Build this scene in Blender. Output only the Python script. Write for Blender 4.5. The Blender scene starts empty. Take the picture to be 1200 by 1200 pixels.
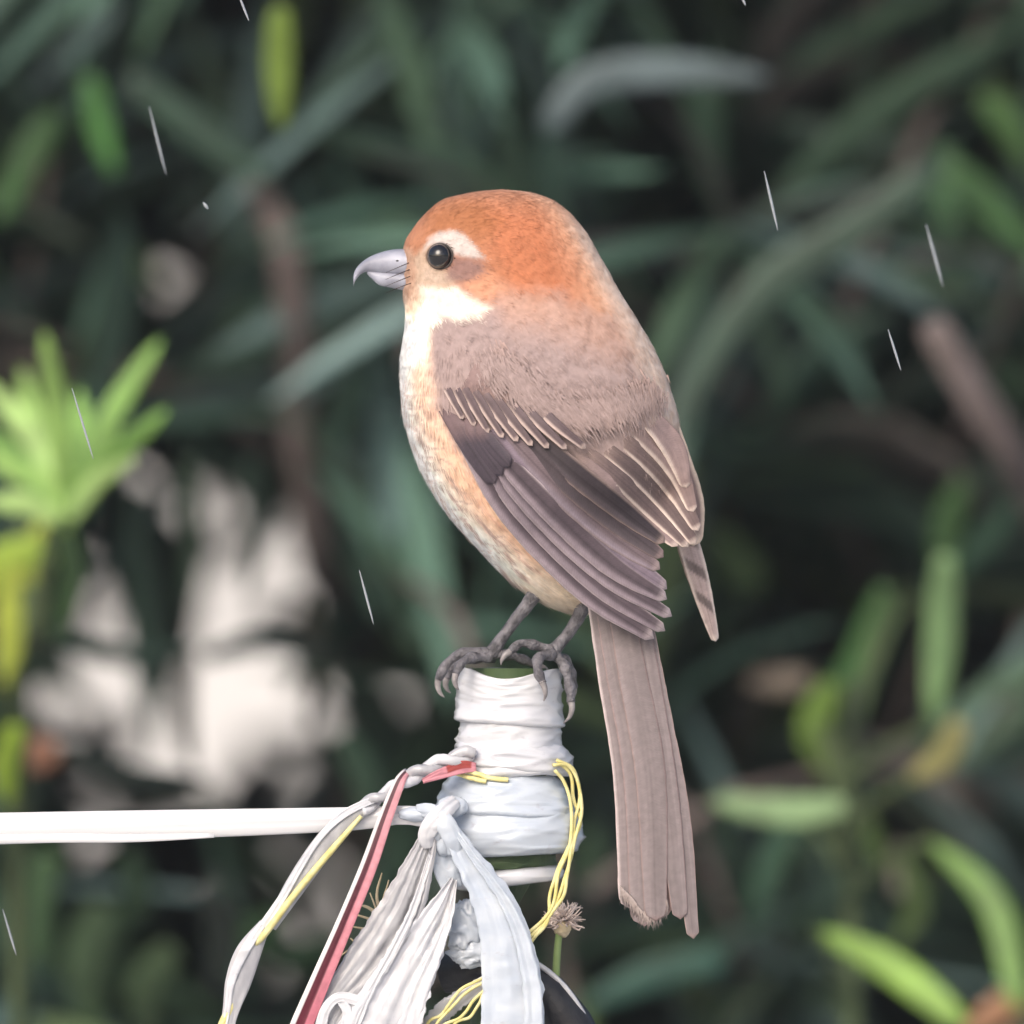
import bpy, math, random
import numpy as np
from mathutils import Vector, Matrix, noise as mnoise

random.seed(11)
rng = np.random.default_rng(11)
scene = bpy.context.scene
COL = scene.collection

# ------------------------------------------------------------------ camera, light, exposure
S = 0.26 / 1200.0          # metres per photo pixel at the bird's distance
ZC = 1.60                  # camera height
CAMD = 5.0                 # camera to bird
cam_data = bpy.data.cameras.new('camera')
cam = bpy.data.objects.new('camera', cam_data)
COL.objects.link(cam)
cam.location = (0, -CAMD, ZC)
cam.rotation_euler = (math.radians(90), 0, 0)
cam_data.sensor_width = 36
cam_data.lens = 36 * CAMD / 0.26
cam_data.clip_start = 0.1
cam_data.clip_end = 400
cam_data.dof.use_dof = True
cam_data.dof.focus_distance = CAMD - 0.018
cam_data.dof.aperture_fstop = 11.0
cam_data.dof.aperture_blades = 0
scene.camera = cam

SUN_EL, SUN_AZ = math.radians(36), math.radians(-24)      # azimuth measured from the viewer's side towards the left
world = bpy.data.worlds.new('World')
scene.world = world
world.use_nodes = True
wn = world.node_tree
sky = wn.nodes.new('ShaderNodeTexSky')
sky.sky_type = 'NISHITA'
sky.sun_disc = False
sky.sun_elevation = SUN_EL
sky.sun_rotation = math.radians(180) - SUN_AZ
sky.air_density = 1.0
sky.dust_density = 5.0
bg = wn.nodes['Background']
bg.inputs['Strength'].default_value = 0.14
wn.links.new(sky.outputs[0], bg.inputs[0])

sd = bpy.data.lights.new('sun', 'SUN')
sd.energy = 1.1
sd.angle = math.radians(40)
sd.color = (1.0, 0.98, 0.955)
sun = bpy.data.objects.new('sun', sd)
COL.objects.link(sun)
sdir = Vector((math.sin(SUN_AZ) * math.cos(SUN_EL), -math.cos(SUN_AZ) * math.cos(SUN_EL), math.sin(SUN_EL)))
sun.rotation_euler = sdir.to_track_quat('Z', 'Y').to_euler()
sun.location = (-2, -3, 6)

scene.view_settings.view_transform = 'Standard'
scene.view_settings.look = 'None'
scene.view_settings.exposure = 0.40
scene.view_settings.gamma = 1.0
scene.render.engine = 'CYCLES'
scene.cycles.use_denoising = True
scene.cycles.max_bounces = 6
scene.cycles.diffuse_bounces = 3
scene.cycles.transparent_max_bounces = 8


# ------------------------------------------------------------------ helpers
def P(px, py, d=0.0):
    """photo pixel at the bird's plane, d pixels further away -> metres"""
    return np.array(((px - 600) * S, d * S, ZC - (py - 600) * S))


def PA(a):
    a = np.asarray(a, float)
    return np.stack([(a[:, 0] - 600) * S, a[:, 2] * S, ZC - (a[:, 1] - 600) * S], 1)


def at(px, py, y):
    """the point y metres behind the bird's plane that is seen at photo pixel px, py"""
    f = (y + CAMD) / CAMD
    return np.array(((px - 600) * S * f, y, ZC - (py - 600) * S * f))


def lin(r, g, b):
    f = lambda c: ((c / 255 + 0.055) / 1.055) ** 2.4 if c / 255 > 0.04045 else c / 255 / 12.92
    return np.array((f(r), f(g), f(b)))


def new_mat(name):
    m = bpy.data.materials.new(name)
    m.use_nodes = True
    nt = m.node_tree
    return m, nt, nt.nodes['Principled BSDF']


def N(nt, kind, **kw):
    n = nt.nodes.new(kind)
    for k, v in kw.items():
        if isinstance(k, str) and hasattr(n, k):
            setattr(n, k, v)
    return n


def mottled(name, c1, c2, scale=80.0, rough=0.6, bump=0.0, bscale=None, spec=0.4, translucent=0.0, stretch=(1, 1, 1), detail=5):
    m, nt, b = new_mat(name)
    tc = N(nt, 'ShaderNodeTexCoord')
    mp = N(nt, 'ShaderNodeMapping')
    mp.inputs['Scale'].default_value = stretch
    nt.links.new(tc.outputs['Object'], mp.inputs[0])
    nz = N(nt, 'ShaderNodeTexNoise')
    nz.inputs['Scale'].default_value = scale
    nz.inputs['Detail'].default_value = detail
    nt.links.new(mp.outputs[0], nz.inputs['Vector'])
    cr = N(nt, 'ShaderNodeValToRGB')
    cr.color_ramp.elements[0].position = 0.32
    cr.color_ramp.elements[1].position = 0.68
    cr.color_ramp.elements[0].color = (*c1, 1)
    cr.color_ramp.elements[1].color = (*c2, 1)
    nt.links.new(nz.outputs['Fac'], cr.inputs[0])
    nt.links.new(cr.outputs[0], b.inputs['Base Color'])
    b.inputs['Roughness'].default_value = rough
    b.inputs['Specular IOR Level'].default_value = spec
    if bump:
        n2 = N(nt, 'ShaderNodeTexNoise')
        n2.inputs['Scale'].default_value = bscale or scale * 3
        n2.inputs['Detail'].default_value = 6
        nt.links.new(mp.outputs[0], n2.inputs['Vector'])
        bp = N(nt, 'ShaderNodeBump')
        bp.inputs['Strength'].default_value = bump
        bp.inputs['Distance'].default_value = 0.002
        nt.links.new(n2.outputs['Fac'], bp.inputs['Height'])
        nt.links.new(bp.outputs[0], b.inputs['Normal'])
    if translucent:
        tr = N(nt, 'ShaderNodeBsdfTranslucent')
        nt.links.new(cr.outputs[0], tr.inputs['Color'])
        mx = N(nt, 'ShaderNodeMixShader')
        mx.inputs[0].default_value = translucent
        nt.links.new(b.outputs[0], mx.inputs[1])
        nt.links.new(tr.outputs[0], mx.inputs[2])
        nt.links.new(mx.outputs[0], nt.nodes['Material Output'].inputs[0])
    return m


def attr_mat(name, rough=0.7, spec=0.3, jitter=0.18, nscale=900.0, translucent=0.0, source='attr', sheen=0.0, barbs=False):
    """colour from the mesh's own colour attribute (or the object's colour) broken up by fine noise"""
    m, nt, b = new_mat(name)
    if source == 'attr':
        a = N(nt, 'ShaderNodeAttribute', attribute_name='tint')
        cs = a.outputs['Color']
    else:
        a = N(nt, 'ShaderNodeObjectInfo')
        cs = a.outputs['Color']
    tc = N(nt, 'ShaderNodeTexCoord')
    nz = N(nt, 'ShaderNodeTexNoise')
    nz.inputs['Scale'].default_value = nscale
    nz.inputs['Detail'].default_value = 4
    nt.links.new(tc.outputs['Object'], nz.inputs['Vector'])
    mr = N(nt, 'ShaderNodeMapRange')
    mr.inputs['From Min'].default_value = 0.3
    mr.inputs['From Max'].default_value = 0.7
    mr.inputs['To Min'].default_value = 1 - jitter
    mr.inputs['To Max'].default_value = 1 + jitter
    nt.links.new(nz.outputs['Fac'], mr.inputs['Value'])
    val = mr.outputs[0]
    if barbs:
        uv = N(nt, 'ShaderNodeUVMap', uv_map='UVMap')
        wv = N(nt, 'ShaderNodeTexWave')
        wv.wave_type = 'BANDS'
        wv.bands_direction = 'Y'
        wv.inputs['Scale'].default_value = 1.0
        wv.inputs['Distortion'].default_value = 9.0
        wv.inputs['Detail'].default_value = 3
        nt.links.new(uv.outputs[0], wv.inputs['Vector'])
        m2 = N(nt, 'ShaderNodeMapRange')
        m2.inputs['To Min'].default_value = 0.93
        m2.inputs['To Max'].default_value = 1.05
        nt.links.new(wv.outputs['Fac'], m2.inputs['Value'])
        mm = N(nt, 'ShaderNodeMath', operation='MULTIPLY')
        nt.links.new(val, mm.inputs[0])
        nt.links.new(m2.outputs[0], mm.inputs[1])
        val = mm.outputs[0]
    vm = N(nt, 'ShaderNodeVectorMath', operation='SCALE')
    nt.links.new(cs, vm.inputs[0])
    nt.links.new(val, vm.inputs['Scale'])
    nt.links.new(vm.outputs[0], b.inputs['Base Color'])
    b.inputs['Roughness'].default_value = rough
    b.inputs['Specular IOR Level'].default_value = spec
    if sheen:
        b.inputs['Sheen Weight'].default_value = sheen
        b.inputs['Sheen Roughness'].default_value = 0.5
    if translucent:
        tr = N(nt, 'ShaderNodeBsdfTranslucent')
        nt.links.new(vm.outputs[0], tr.inputs['Color'])
        mx = N(nt, 'ShaderNodeMixShader')
        mx.inputs[0].default_value = translucent
        nt.links.new(b.outputs[0], mx.inputs[1])
        nt.links.new(tr.outputs[0], mx.inputs[2])
        nt.links.new(mx.outputs[0], nt.nodes['Material Output'].inputs[0])
    return m


def tag(o, label=None, cat=None, group=None, kind=None):
    for k, v in (('label', label), ('category', cat), ('group', group), ('kind', kind)):
        if v:
            o[k] = v
    return o


ORIGIN = {}


def thing(name, loc, label, cat, group=None):
    o = bpy.data.objects.new(name, None)
    o.empty_display_size = 0.02
    COL.objects.link(o)
    o.location = loc
    ORIGIN[o.name] = np.array(loc, float)
    return tag(o, label, cat, group)


def root_of(o):
    while o.parent is not None:
        o = o.parent
    return o


def mesh_data(name, verts, faces, mats, cols=None, smooth=True, uvs=None, normals=None):
    me = bpy.data.meshes.new(name)
    verts = np.asarray(verts, np.float32)
    if isinstance(faces, np.ndarray):
        nf, k = faces.shape
        me.vertices.add(len(verts))
        me.vertices.foreach_set('co', verts.ravel())
        me.loops.add(nf * k)
        me.loops.foreach_set('vertex_index', faces.astype(np.int32).ravel())
        me.polygons.add(nf)
        me.polygons.foreach_set('loop_start', np.arange(0, nf * k, k, dtype=np.int32))
        me.polygons.foreach_set('loop_total', np.full(nf, k, np.int32))
        me.update(calc_edges=True)
    else:
        me.from_pydata([tuple(v) for v in verts], [], faces)
    me.validate()
    for m in (mats if isinstance(mats, (list, tuple)) else [mats]):
        me.materials.append(m)
    if cols is not None:
        ca = me.color_attributes.new('tint', 'FLOAT_COLOR', 'POINT')
        c4 = np.ones((len(verts), 4), np.float32)
        c4[:, :3] = cols
        ca.data.foreach_set('color', c4.ravel())
    if uvs is not None:
        ul = me.uv_layers.new(name='UVMap')
        vi = np.empty(len(me.loops), np.int32)
        me.loops.foreach_get('vertex_index', vi)
        ul.data.foreach_set('uv', np.asarray(uvs, np.float32)[vi].ravel())
    if smooth:
        me.polygons.foreach_set('use_smooth', np.ones(len(me.polygons), bool))
    if normals is not None:
        me.normals_split_custom_set_from_vertices([tuple(n) for n in normals])
    return me


def link(name, me, parent=None, color=None):
    o = bpy.data.objects.new(name, me)
    COL.objects.link(o)
    if parent is not None:
        o.parent = parent
    if color is not None:
        o.color = (*color, 1)
    return o


def build(name, verts, faces, mats, parent=None, **kw):
    """verts in metres, world space"""
    v = np.asarray(verts, float)
    if parent is not None:
        v = v - ORIGIN.get(root_of(parent).name, np.zeros(3))
    o = link(name, mesh_data(name, v, faces, mats, **{k: w for k, w in kw.items() if k != 'color'}), parent, kw.get('color'))
    return o


def catmull(pts, n):
    """n samples through the control points (any number of columns), uniform in arc length"""
    p = np.asarray(pts, float)
    q = np.vstack([2 * p[0] - p[1], p, 2 * p[-1] - p[-2]])
    out = []
    for i in range(len(p) - 1):
        t = np.linspace(0, 1, 24, endpoint=False)[:, None]
        a, b, c, d = q[i], q[i + 1], q[i + 2], q[i + 3]
        out.append(0.5 * (2 * b + (c - a) * t + (2 * a - 5 * b + 4 * c - d) * t ** 2 + (3 * b - a - 3 * c + d) * t ** 3))
    out = np.vstack(out + [p[-1:]])
    L = np.concatenate([[0], np.cumsum(np.linalg.norm(np.diff(out[:, :2], axis=0), axis=1) + 1e-9)])
    s = np.linspace(0, L[-1], n)
    return np.stack([np.interp(s, L, out[:, k]) for k in range(out.shape[1])], 1)


def frames(c, ref=(0, 1, 0)):
    T = np.gradient(c, axis=0)
    T /= np.linalg.norm(T, axis=1)[:, None] + 1e-12
    ref = np.array(ref, float)
    side = np.cross(T, ref)
    bad = np.linalg.norm(side, axis=1) < 0.15
    if bad.any():
        side[bad] = np.cross(T[bad], np.array((0.3, 0.2, 1.0)))
    side /= np.linalg.norm(side, axis=1)[:, None] + 1e-12
    for i in range(1, len(side)):
        if side[i] @ side[i - 1] < 0:
            side[i] *= -1
    nor = np.cross(side, T)
    return T, side, nor


def sweep(c, A, B, twist=None, ref=(0, 1, 0), caps=True):
    """c n x 3 centres (metres); A, B n x k offsets (metres) along side / normal, closed loop of k"""
    n, k = A.shape
    T, sd_, nr = frames(c, ref)
    if twist is not None:
        ct, st = np.cos(twist)[:, None], np.sin(twist)[:, None]
        sd_, nr = sd_ * ct + nr * st, nr * ct - sd_ * st
    v = c[:, None, :] + A[:, :, None] * sd_[:, None, :] + B[:, :, None] * nr[:, None, :]
    v = v.reshape(-1, 3)
    f = []
    for i in range(n - 1):
        for j in range(k):
            j2 = (j + 1) % k
            f.append((i * k + j, i * k + j2, (i + 1) * k + j2, (i + 1) * k + j))
    if caps:
        f.append(tuple(range(k - 1, -1, -1)))
        f.append(tuple((n - 1) * k + j for j in range(k)))
    return v, f


def tube(path, radii, n=24, k=10, bump=0.0, seed=0, flat=1.0):
    """path rows px,py,d ; radii in px"""
    pr = np.column_stack([np.asarray(path, float), np.asarray(radii, float)])
    q = catmull(pr, n)
    c = PA(q[:, :3])
    th = np.linspace(0, 2 * np.pi, k, endpoint=False)
    R = q[:, 3][:, None] * S * np.ones((1, k))
    if bump:
        for i in range(n):
            for j in range(k):
                R[i, j] *= 1 + bump * mnoise.noise((i * 0.35 + seed * 7.1, math.cos(th[j]) * 1.2, math.sin(th[j]) * 1.2))
    return sweep(c, R * np.cos(th), R * np.sin(th) * flat)


def tube_w(path, radii, n=16, k=8):
    """path in metres"""
    q = catmull(np.column_stack([np.asarray(path, float), np.asarray(radii, float)]), n)
    th = np.linspace(0, 2 * np.pi, k, endpoint=False)
    R = q[:, 3][:, None] * np.ones((1, k))
    return sweep(q[:, :3], R * np.cos(th), R * np.sin(th))


def ribbon(path, widths, thick=1.6, n=50, k=13, folds=3.0, foldfreq=3.0, crease=0.0, twist=None, seed=0, curl=0.0, colfn=None, ragged=0.0):
    """a strip of film: path px,py,d; widths px; long folds along it, cross creases, slight curl"""
    pr = np.column_stack([np.asarray(path, float), np.asarray(widths, float)])
    q = catmull(pr, n)
    c = PA(q[:, :3])
    a = np.linspace(-1, 1, k)
    A = np.empty((n, 2 * k))
    B = np.empty((n, 2 * k))
    for i in range(n):
        w = q[i, 3] * 0.5
        t = i * 4.0 / n
        f = np.array([mnoise.noise((x * foldfreq + seed * 3.7, t * 0.55 + seed, 0.3)) for x in a]) * folds
        f2 = np.array([mnoise.noise((x * foldfreq * 2.3 + seed * 1.7, t * 1.1 + seed, 4.3)) for x in a]) * folds * 0.5
        cr = np.array([abs(mnoise.noise((x * 1.6 + seed, t * 4.5, 9.1 + seed))) for x in a]) * crease
        off = f + f2 + cr + curl * w * (a ** 2)
        rg = 1 + ragged * np.array([mnoise.noise((t * 9, seed + sgn * 3, 1.0)) for sgn in (-1, 1)])
        aw = np.where(a < 0, a * rg[0], a * rg[1]) * w
        A[i, :k] = aw
        A[i, k:] = aw[::-1]
        B[i, :k] = off - thick / 2
        B[i, k:] = (off + thick / 2)[::-1]
    tw = None
    if twist is not None:
        tw = np.interp(np.linspace(0, 1, n), np.linspace(0, 1, len(twist)), twist)
    v, fc = sweep(c, A * S, B * S, tw)
    cols = None
    if colfn is not None:
        aa = np.concatenate([a, a[::-1]])
        cols = np.array([colfn(x, i / (n - 1)) for i in range(n) for x in aa])
    return v, fc, cols


def merge(parts):
    V, F, o = [], [], 0
    for v, f in parts:
        V.append(np.asarray(v))
        F += [tuple(i + o for i in q) for q in f]
        o += len(v)
    return np.vstack(V), F


def sstep(e0, e1, x):
    t = np.clip((x - e0) / (e1 - e0), 0, 1)
    return t * t * (3 - 2 * t)


def sdist(poly, X, Y):
    """signed distance to a polygon, positive inside"""
    p = np.asarray(poly, float)
    d = np.full(X.shape, 1e9)
    ins = np.zeros(X.shape, bool)
    for i in range(len(p)):
        x1, y1 = p[i]
        x2, y2 = p[(i + 1) % len(p)]
        ex, ey = x2 - x1, y2 - y1
        t = np.clip(((X - x1) * ex + (Y - y1) * ey) / (ex * ex + ey * ey + 1e-9), 0, 1)
        d = np.minimum(d, np.hypot(X - x1 - t * ex, Y - y1 - t * ey))
        c = ((y1 > Y) != (y2 > Y)) & (X < (x2 - x1) * (Y - y1) / (y2 - y1 + 1e-12) + x1)
        ins ^= c
    return np.where(ins, d, -d)


def soft(poly, X, Y, w):
    return sstep(-w, w, sdist(poly, X, Y))


def vnoise(X, Y, sc, seed=0.0):
    return np.array([mnoise.noise((x / sc + seed, y / sc - seed, seed)) for x, y in zip(X.ravel(), Y.ravel())]).reshape(X.shape)


def pchip(xs, ys, x):
    """monotone cubic interpolation"""
    xs, ys = np.asarray(xs, float), np.asarray(ys, float)
    h = np.diff(xs)
    dl = np.diff(ys) / h
    m = np.zeros(len(xs))
    m[0], m[-1] = dl[0], dl[-1]
    for i in range(1, len(xs) - 1):
        if dl[i - 1] * dl[i] > 0:
            w1, w2 = 2 * h[i] + h[i - 1], h[i] + 2 * h[i - 1]
            m[i] = (w1 + w2) / (w1 / dl[i - 1] + w2 / dl[i])
    i = np.clip(np.searchsorted(xs, x) - 1, 0, len(h) - 1)
    t = (x - xs[i]) / h[i]
    return ((1 + 2 * t) * (1 - t) ** 2 * ys[i] + t * (1 - t) ** 2 * h[i] * m[i] + t * t * (3 - 2 * t) * ys[i + 1] + t * t * (t - 1) * h[i] * m[i + 1])


# ------------------------------------------------------------------ the setting: ground and wall
m_ground = mottled('bounce_ground', (0.48, 0.47, 0.45), (0.58, 0.57, 0.55), 6, 0.9, 0.4, 40)  # unseen ground, made pale to bounce light up under the bird
gn = 60
gx = np.sign(np.linspace(-1, 1, gn)) * np.abs(np.linspace(-1, 1, gn)) ** 2.2 * 150
GX, GY = np.meshgrid(gx, gx + 3)
GZ = np.array([0.05 * mnoise.noise((x * 0.5, y * 0.5, 0)) for x, y in zip(GX.ravel(), GY.ravel())]) - 0.03
gv = np.stack([GX.ravel(), GY.ravel(), GZ], 1)
ii = np.arange(gn * gn).reshape(gn, gn)
gf = np.stack([ii[:-1, :-1].ravel(), ii[:-1, 1:].ravel(), ii[1:, 1:].ravel(), ii[1:, :-1].ravel()], 1)
tag(build('ground', gv, gf, m_ground), kind='structure')

m_wall = mottled('pale_render', (0.50, 0.49, 0.485), (0.66, 0.65, 0.645), 9, 0.9, 0.3, 60)


def box(x0, x1, y0, y1, z0, z1, nx=1, nz=1, rough=0.0, seed=0):
    """box with a subdivided face towards -y"""
    v = [(x0, y0, z0), (x1, y0, z0), (x1, y1, z0), (x0, y1, z0), (x0, y0, z1), (x1, y0, z1), (x1, y1, z1), (x0, y1, z1)]
    f = [(0, 1, 5, 4), (1, 2, 6, 5), (2, 3, 7, 6), (3, 0, 4, 7), (4, 5, 6, 7), (3, 2, 1, 0)]
    return np.array(v, float), f


WALL_Y = 6.0
wall = thing('garden_wall', (-1.6, WALL_Y, 0), 'low pale rendered wall glimpsed as bright patches through the leaves', 'wall')
build('wall_face', *box(-3.6, -0.02, WALL_Y, WALL_Y + 0.18, -0.1, 1.80), m_wall, wall, smooth=False)
build('coping', *box(-3.64, 0.02, WALL_Y - 0.04, WALL_Y + 0.22, 1.803, 1.85), m_wall, wall, smooth=False)

# ------------------------------------------------------------------ foliage
m_leaf_mass = attr_mat('leaf_mass', 0.42, 0.5, 0.25, 60, 0.3)
m_leaf = attr_mat('leaf', 0.45, 0.45, 0.3, 70, 0.25, source='object')
m_bark = mottled('bark', (0.08, 0.062, 0.058), (0.19, 0.155, 0.15), 60, 0.9, 0.5, 160)


def leaf_template(seg=5, droop=0.18, fold=0.22):
    """leaf of unit length along +Y, unit half width scaled later, bending to -Z"""
    v, f = [], []
    prof = [0.10, 0.62, 0.95, 1.0, 0.72, 0.05]
    for i in range(seg + 1):
        t = i / seg
        w = prof[i]
        z = -droop * t * t
        v += [(-w, t, z + fold * w), (0, t, z), (w, t, z + fold * w)]
    for i in range(seg):
        a = i * 3
        f += [(a, a + 1, a + 4, a + 3), (a + 1, a + 2, a + 5, a + 4)]
    return np.array(v), np.array(f)


LT, LF = leaf_template()


def leaf_frames(dirs, roll):
    """rotation matrices whose Y column is dirs"""
    Y = dirs / (np.linalg.norm(dirs, axis=1)[:, None] + 1e-9)
    up = np.tile(np.array((0.0, 0.0, 1.0)), (len(Y), 1))
    X = np.cross(Y, up)
    bad = np.linalg.norm(X, axis=1) < 1e-3
    X[bad] = (1, 0, 0)
    X /= np.linalg.norm(X, axis=1)[:, None]
    Z = np.cross(X, Y)
    c, s = np.cos(roll)[:, None], np.sin(roll)[:, None]
    return np.stack([X * c + Z * s, Y, Z * c - X * s], 2)


def project(p):
    f = CAMD / (p[..., 1] + CAMD)
    return 600 + p[..., 0] * f / S, 600 - (p[..., 2] - ZC) * f / S


# places in the photograph where the pale wall shows between the leaves
GAPS = np.array([(122, 640, 50, 66), (185, 690, 46, 32), (190, 590, 26, 34), (258, 592, 32, 34), (310, 516, 26, 26), (264, 685, 34, 44), (256, 742, 26, 16), (326, 725, 30, 26), (140, 836, 72, 62),
                 (302, 868, 86, 78), (248, 812, 40, 40), (92, 930, 38, 26), (185, 925, 55, 24), (195, 335, 40, 42), (100, 1000, 40, 32), (198, 1015, 36, 60), (285, 1000, 40, 30), (350, 1045, 50, 30),
                 (225, 1110, 32, 40), (318, 1165, 34, 34), (252, 462, 22, 22), (400, 985, 50, 26), (488, 850, 26, 32), (105, 758, 34, 10), (322, 766, 36, 9), (395, 664, 16, 16), (412, 720, 18, 14), (55, 1093, 15, 15), (150, 1075, 26, 30), (285, 1075, 26, 22), (110, 1150, 22, 24), (375, 1115, 20, 24), (425, 1050, 24, 20), (440, 800, 16, 20), (345, 620, 18, 16), (220, 480, 16, 20), (20, 1010, 22, 20)], float)


def in_gaps(base, dirs, L, grow=6.0, gaps=None):
    hit = np.zeros(len(base), bool)
    for t in (0.0, 0.25, 0.5, 0.75, 1.0):
        x, y = project(base + dirs * (L * t)[:, None])
        for gx_, gy_, rx, ry in (GAPS if gaps is None else gaps):
            hit |= ((x - gx_) / (rx * 1.12 + grow)) ** 2 + ((y - gy_) / (ry * 1.12 + grow)) ** 2 < 1
    return hit


def shoots(n, x0, x1, y0, y1, z0, z1, per=13, Lr=(0.06, 0.105), wr=(0.042, 0.066), slender=True):
    """leaves in whorls round short upward shoots: base, dir, length, half width, roll"""
    c = np.stack([rng.uniform(x0, x1, n), rng.uniform(y0, y1, n), rng.uniform(z0, z1, n)], 1)
    ax = rng.normal(0, 0.6, (n, 3)) + np.array((0, -0.25, 0.45))
    ax /= np.linalg.norm(ax, axis=1)[:, None]
    B, D = [], []
    for k in range(per):
        r = rng.normal(0, 1, (n, 3))
        r -= (r * ax).sum(1)[:, None] * ax
        r /= np.linalg.norm(r, axis=1)[:, None]
        spread = rng.uniform(0.5, 1.5, n)[:, None]
        d = ax + r * spread
        d /= np.linalg.norm(d, axis=1)[:, None]
        B.append(c + ax * (k / per * 0.05))
        D.append(d)
    B, D = np.vstack(B), np.vstack(D)
    L = rng.uniform(*Lr, len(B))
    W = L * rng.uniform(*wr, len(B))
    return B, D, L, W, rng.uniform(-0.8, 0.8, len(B)), c, ax


def leaf_mass(name, B, D, L, W, roll, col, parent):
    R = leaf_frames(D, roll)
    sc = np.stack([W, L, L], 1)
    v = np.einsum('nij,nkj->nki', R, LT[None] * sc[:, None, :] * np.array((1, 1, 1))) + B[:, None, :]
    fold = len(LT)
    f = (LF[None] + (np.arange(len(B)) * fold)[:, None, None]).reshape(-1, 4)
    o = build(name, v.reshape(-1, 3), f, m_leaf_mass, parent, cols=np.repeat(col, fold, 0))
    tag(o, kind='stuff')
    return o


LEAF_MESHES = []
for k_, (dr, fo) in enumerate(((0.10, 0.02), (0.22, 0.02), (0.02, 0.015))):
    vv, ff = leaf_template(5, dr, 0.0)
    vv = vv * np.array((0.085, 1, 1))
    vv[:, 2] += np.abs(vv[:, 0]) * 0.25
    LEAF_MESHES.append(mesh_data('leaf', vv, ff, m_leaf))


def leaf_parts(B, D, L, W, roll, col, parent):
    R = leaf_frames(D, roll)
    org = ORIGIN[parent.name]
    for i in range(len(B)):
        o = link('leaf', LEAF_MESHES[i % 3], parent, col[i])
        M = Matrix([list(R[i, r] * np.array((W[i] / 0.085, L[i], L[i]))) + [B[i, r] - org[r]] for r in range(3)] + [[0, 0, 0, 1]])
        o.matrix_local = M


def leaf_cols(n, dark=0.11, spread=0.5):
    base = np.array([(0.54, 1.0, 0.77), (0.58, 1.0, 0.64), (0.60, 0.94, 0.92), (0.68, 1.0, 0.48), (1.0, 0.90, 0.86)])[rng.choice(5, n, p=[.36, .26, .22, .09, .07])]
    return base * (dark * np.exp(rng.normal(0, spread, n)))[:, None]


m_green_stem = mottled('green_stem', (0.05, 0.08, 0.035), (0.09, 0.12, 0.05), 80, 0.7)


def limb(parent, name, path, radii, n=18, k=8):
    v, f = tube_w(path, radii, n, k)
    return build(name, v, f, m_green_stem if name == 'stem' else m_bark, parent)


def shrub(loc, x0, x1, label, seed, trunks):
    root = thing('shrub', loc, label, 'shrub', 'dark shrubs behind the bird')
    for pth, rad in trunks:
        limb(root, 'trunk', pth, rad)
    fx0, fx1 = max(x0, -0.36), min(x1, 0.36)
    sets = [shoots(900, fx0, fx1, 0.85, 2.0, ZC - 0.36, ZC + 0.36),
            shoots(420, x0, x1, 1.0, 2.2, 0.15, 2.2, Lr=(0.06, 0.105))]
    B, D, L, W, roll = [np.concatenate([s[i] for s in sets]) for i in range(5)]
    ok = ~in_gaps(B, D, L) | (rng.uniform(0, 1, len(B)) < 0.055)
    ok &= ~in_gaps(B, D, L, 4.0, GAPS[13:14])
    B, D, L, W, roll = B[ok], D[ok], L[ok], W[ok], roll[ok]
    col = leaf_cols(len(B))
    x, y = project(B + D * (L * 0.5)[:, None])
    inside = (x > -60) & (x < 1260) & (y > -60) & (y < 1260)
    near = np.where(inside, B[:, 1], 99)
    order = np.argsort(near)
    keep = order[:230]
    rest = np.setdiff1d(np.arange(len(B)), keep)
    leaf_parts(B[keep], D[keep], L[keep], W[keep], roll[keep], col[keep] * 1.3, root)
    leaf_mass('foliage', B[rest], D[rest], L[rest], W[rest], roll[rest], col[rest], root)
    # the twigs that carry the shoots
    tw = []
    for s in sets[:1]:
        c, ax = s[5], s[6]
        g = ~in_gaps(c - ax * 0.1, ax, np.full(len(c), 0.15), 8)
        for p, a in zip(c[g][::3], ax[g][::3]):
            tw.append(tube_w([p - a * 0.11 + np.array((0, 0.02, -0.03)), p - a * 0.05, p + a * 0.05], [0.0026, 0.002, 0.001], 5, 4))
    v, f = merge(tw)
    tag(build('twigs', v, f, m_bark, root), kind='stuff')
    return root


left_shrub = shrub((-0.45, 1.6, 0), -1.1, 0.02, 'dark shrub on the left behind the bird, pale wall showing through its gaps', 1,
                   [([(-0.45, 1.6, 0), (-0.42, 1.62, 0.5), (-0.36, 1.6, 1.1), (-0.30, 1.62, 1.9)], [0.03, 0.026, 0.02, 0.008]),
                    ([(-0.45, 1.6, 0.1), (-0.6, 1.55, 0.8), (-0.75, 1.5, 1.6), (-0.8, 1.5, 2.2)], [0.025, 0.02, 0.014, 0.006])])
right_shrub = shrub((0.45, 1.6, 0), -0.02, 1.1, 'dark shrub on the right behind the tail, with no pale gaps', 2,
                    [([(0.45, 1.6, 0), (0.42, 1.66, 0.6), (0.38, 1.62, 1.2), (0.36, 1.6, 2.0)], [0.03, 0.026, 0.02, 0.008]),
                     ([(0.45, 1.6, 0.1), (0.62, 1.55, 0.8), (0.7, 1.5, 1.5), (0.8, 1.5, 2.2)], [0.025, 0.02, 0.014, 0.006])])

# tall hedge beyond the wall
hedge = thing('hedge', (0.5, 8.2, 0), 'tall dark hedge far behind the shrubs and the wall', 'hedge')
B, D, L, W, roll, c_, a_ = shoots(1300, -4.5, 5.0, 7.4, 8.6, 0.1, 3.6, per=8, Lr=(0.12, 0.2), wr=(0.16, 0.25))
leaf_mass('foliage', B, D, L, W, roll, leaf_cols(len(B), 0.02), hedge)
v, f = merge([tube_w([(x, 8.0, 0), (x + 0.1, 8.05, 1.2), (x - 0.1, 8.0, 3.0)], [0.05, 0.04, 0.015], 8, 7) for x in np.arange(-4, 5, 1.1)])
tag(build('trunk', v, f, m_bark, hedge), kind='stuff')


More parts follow.
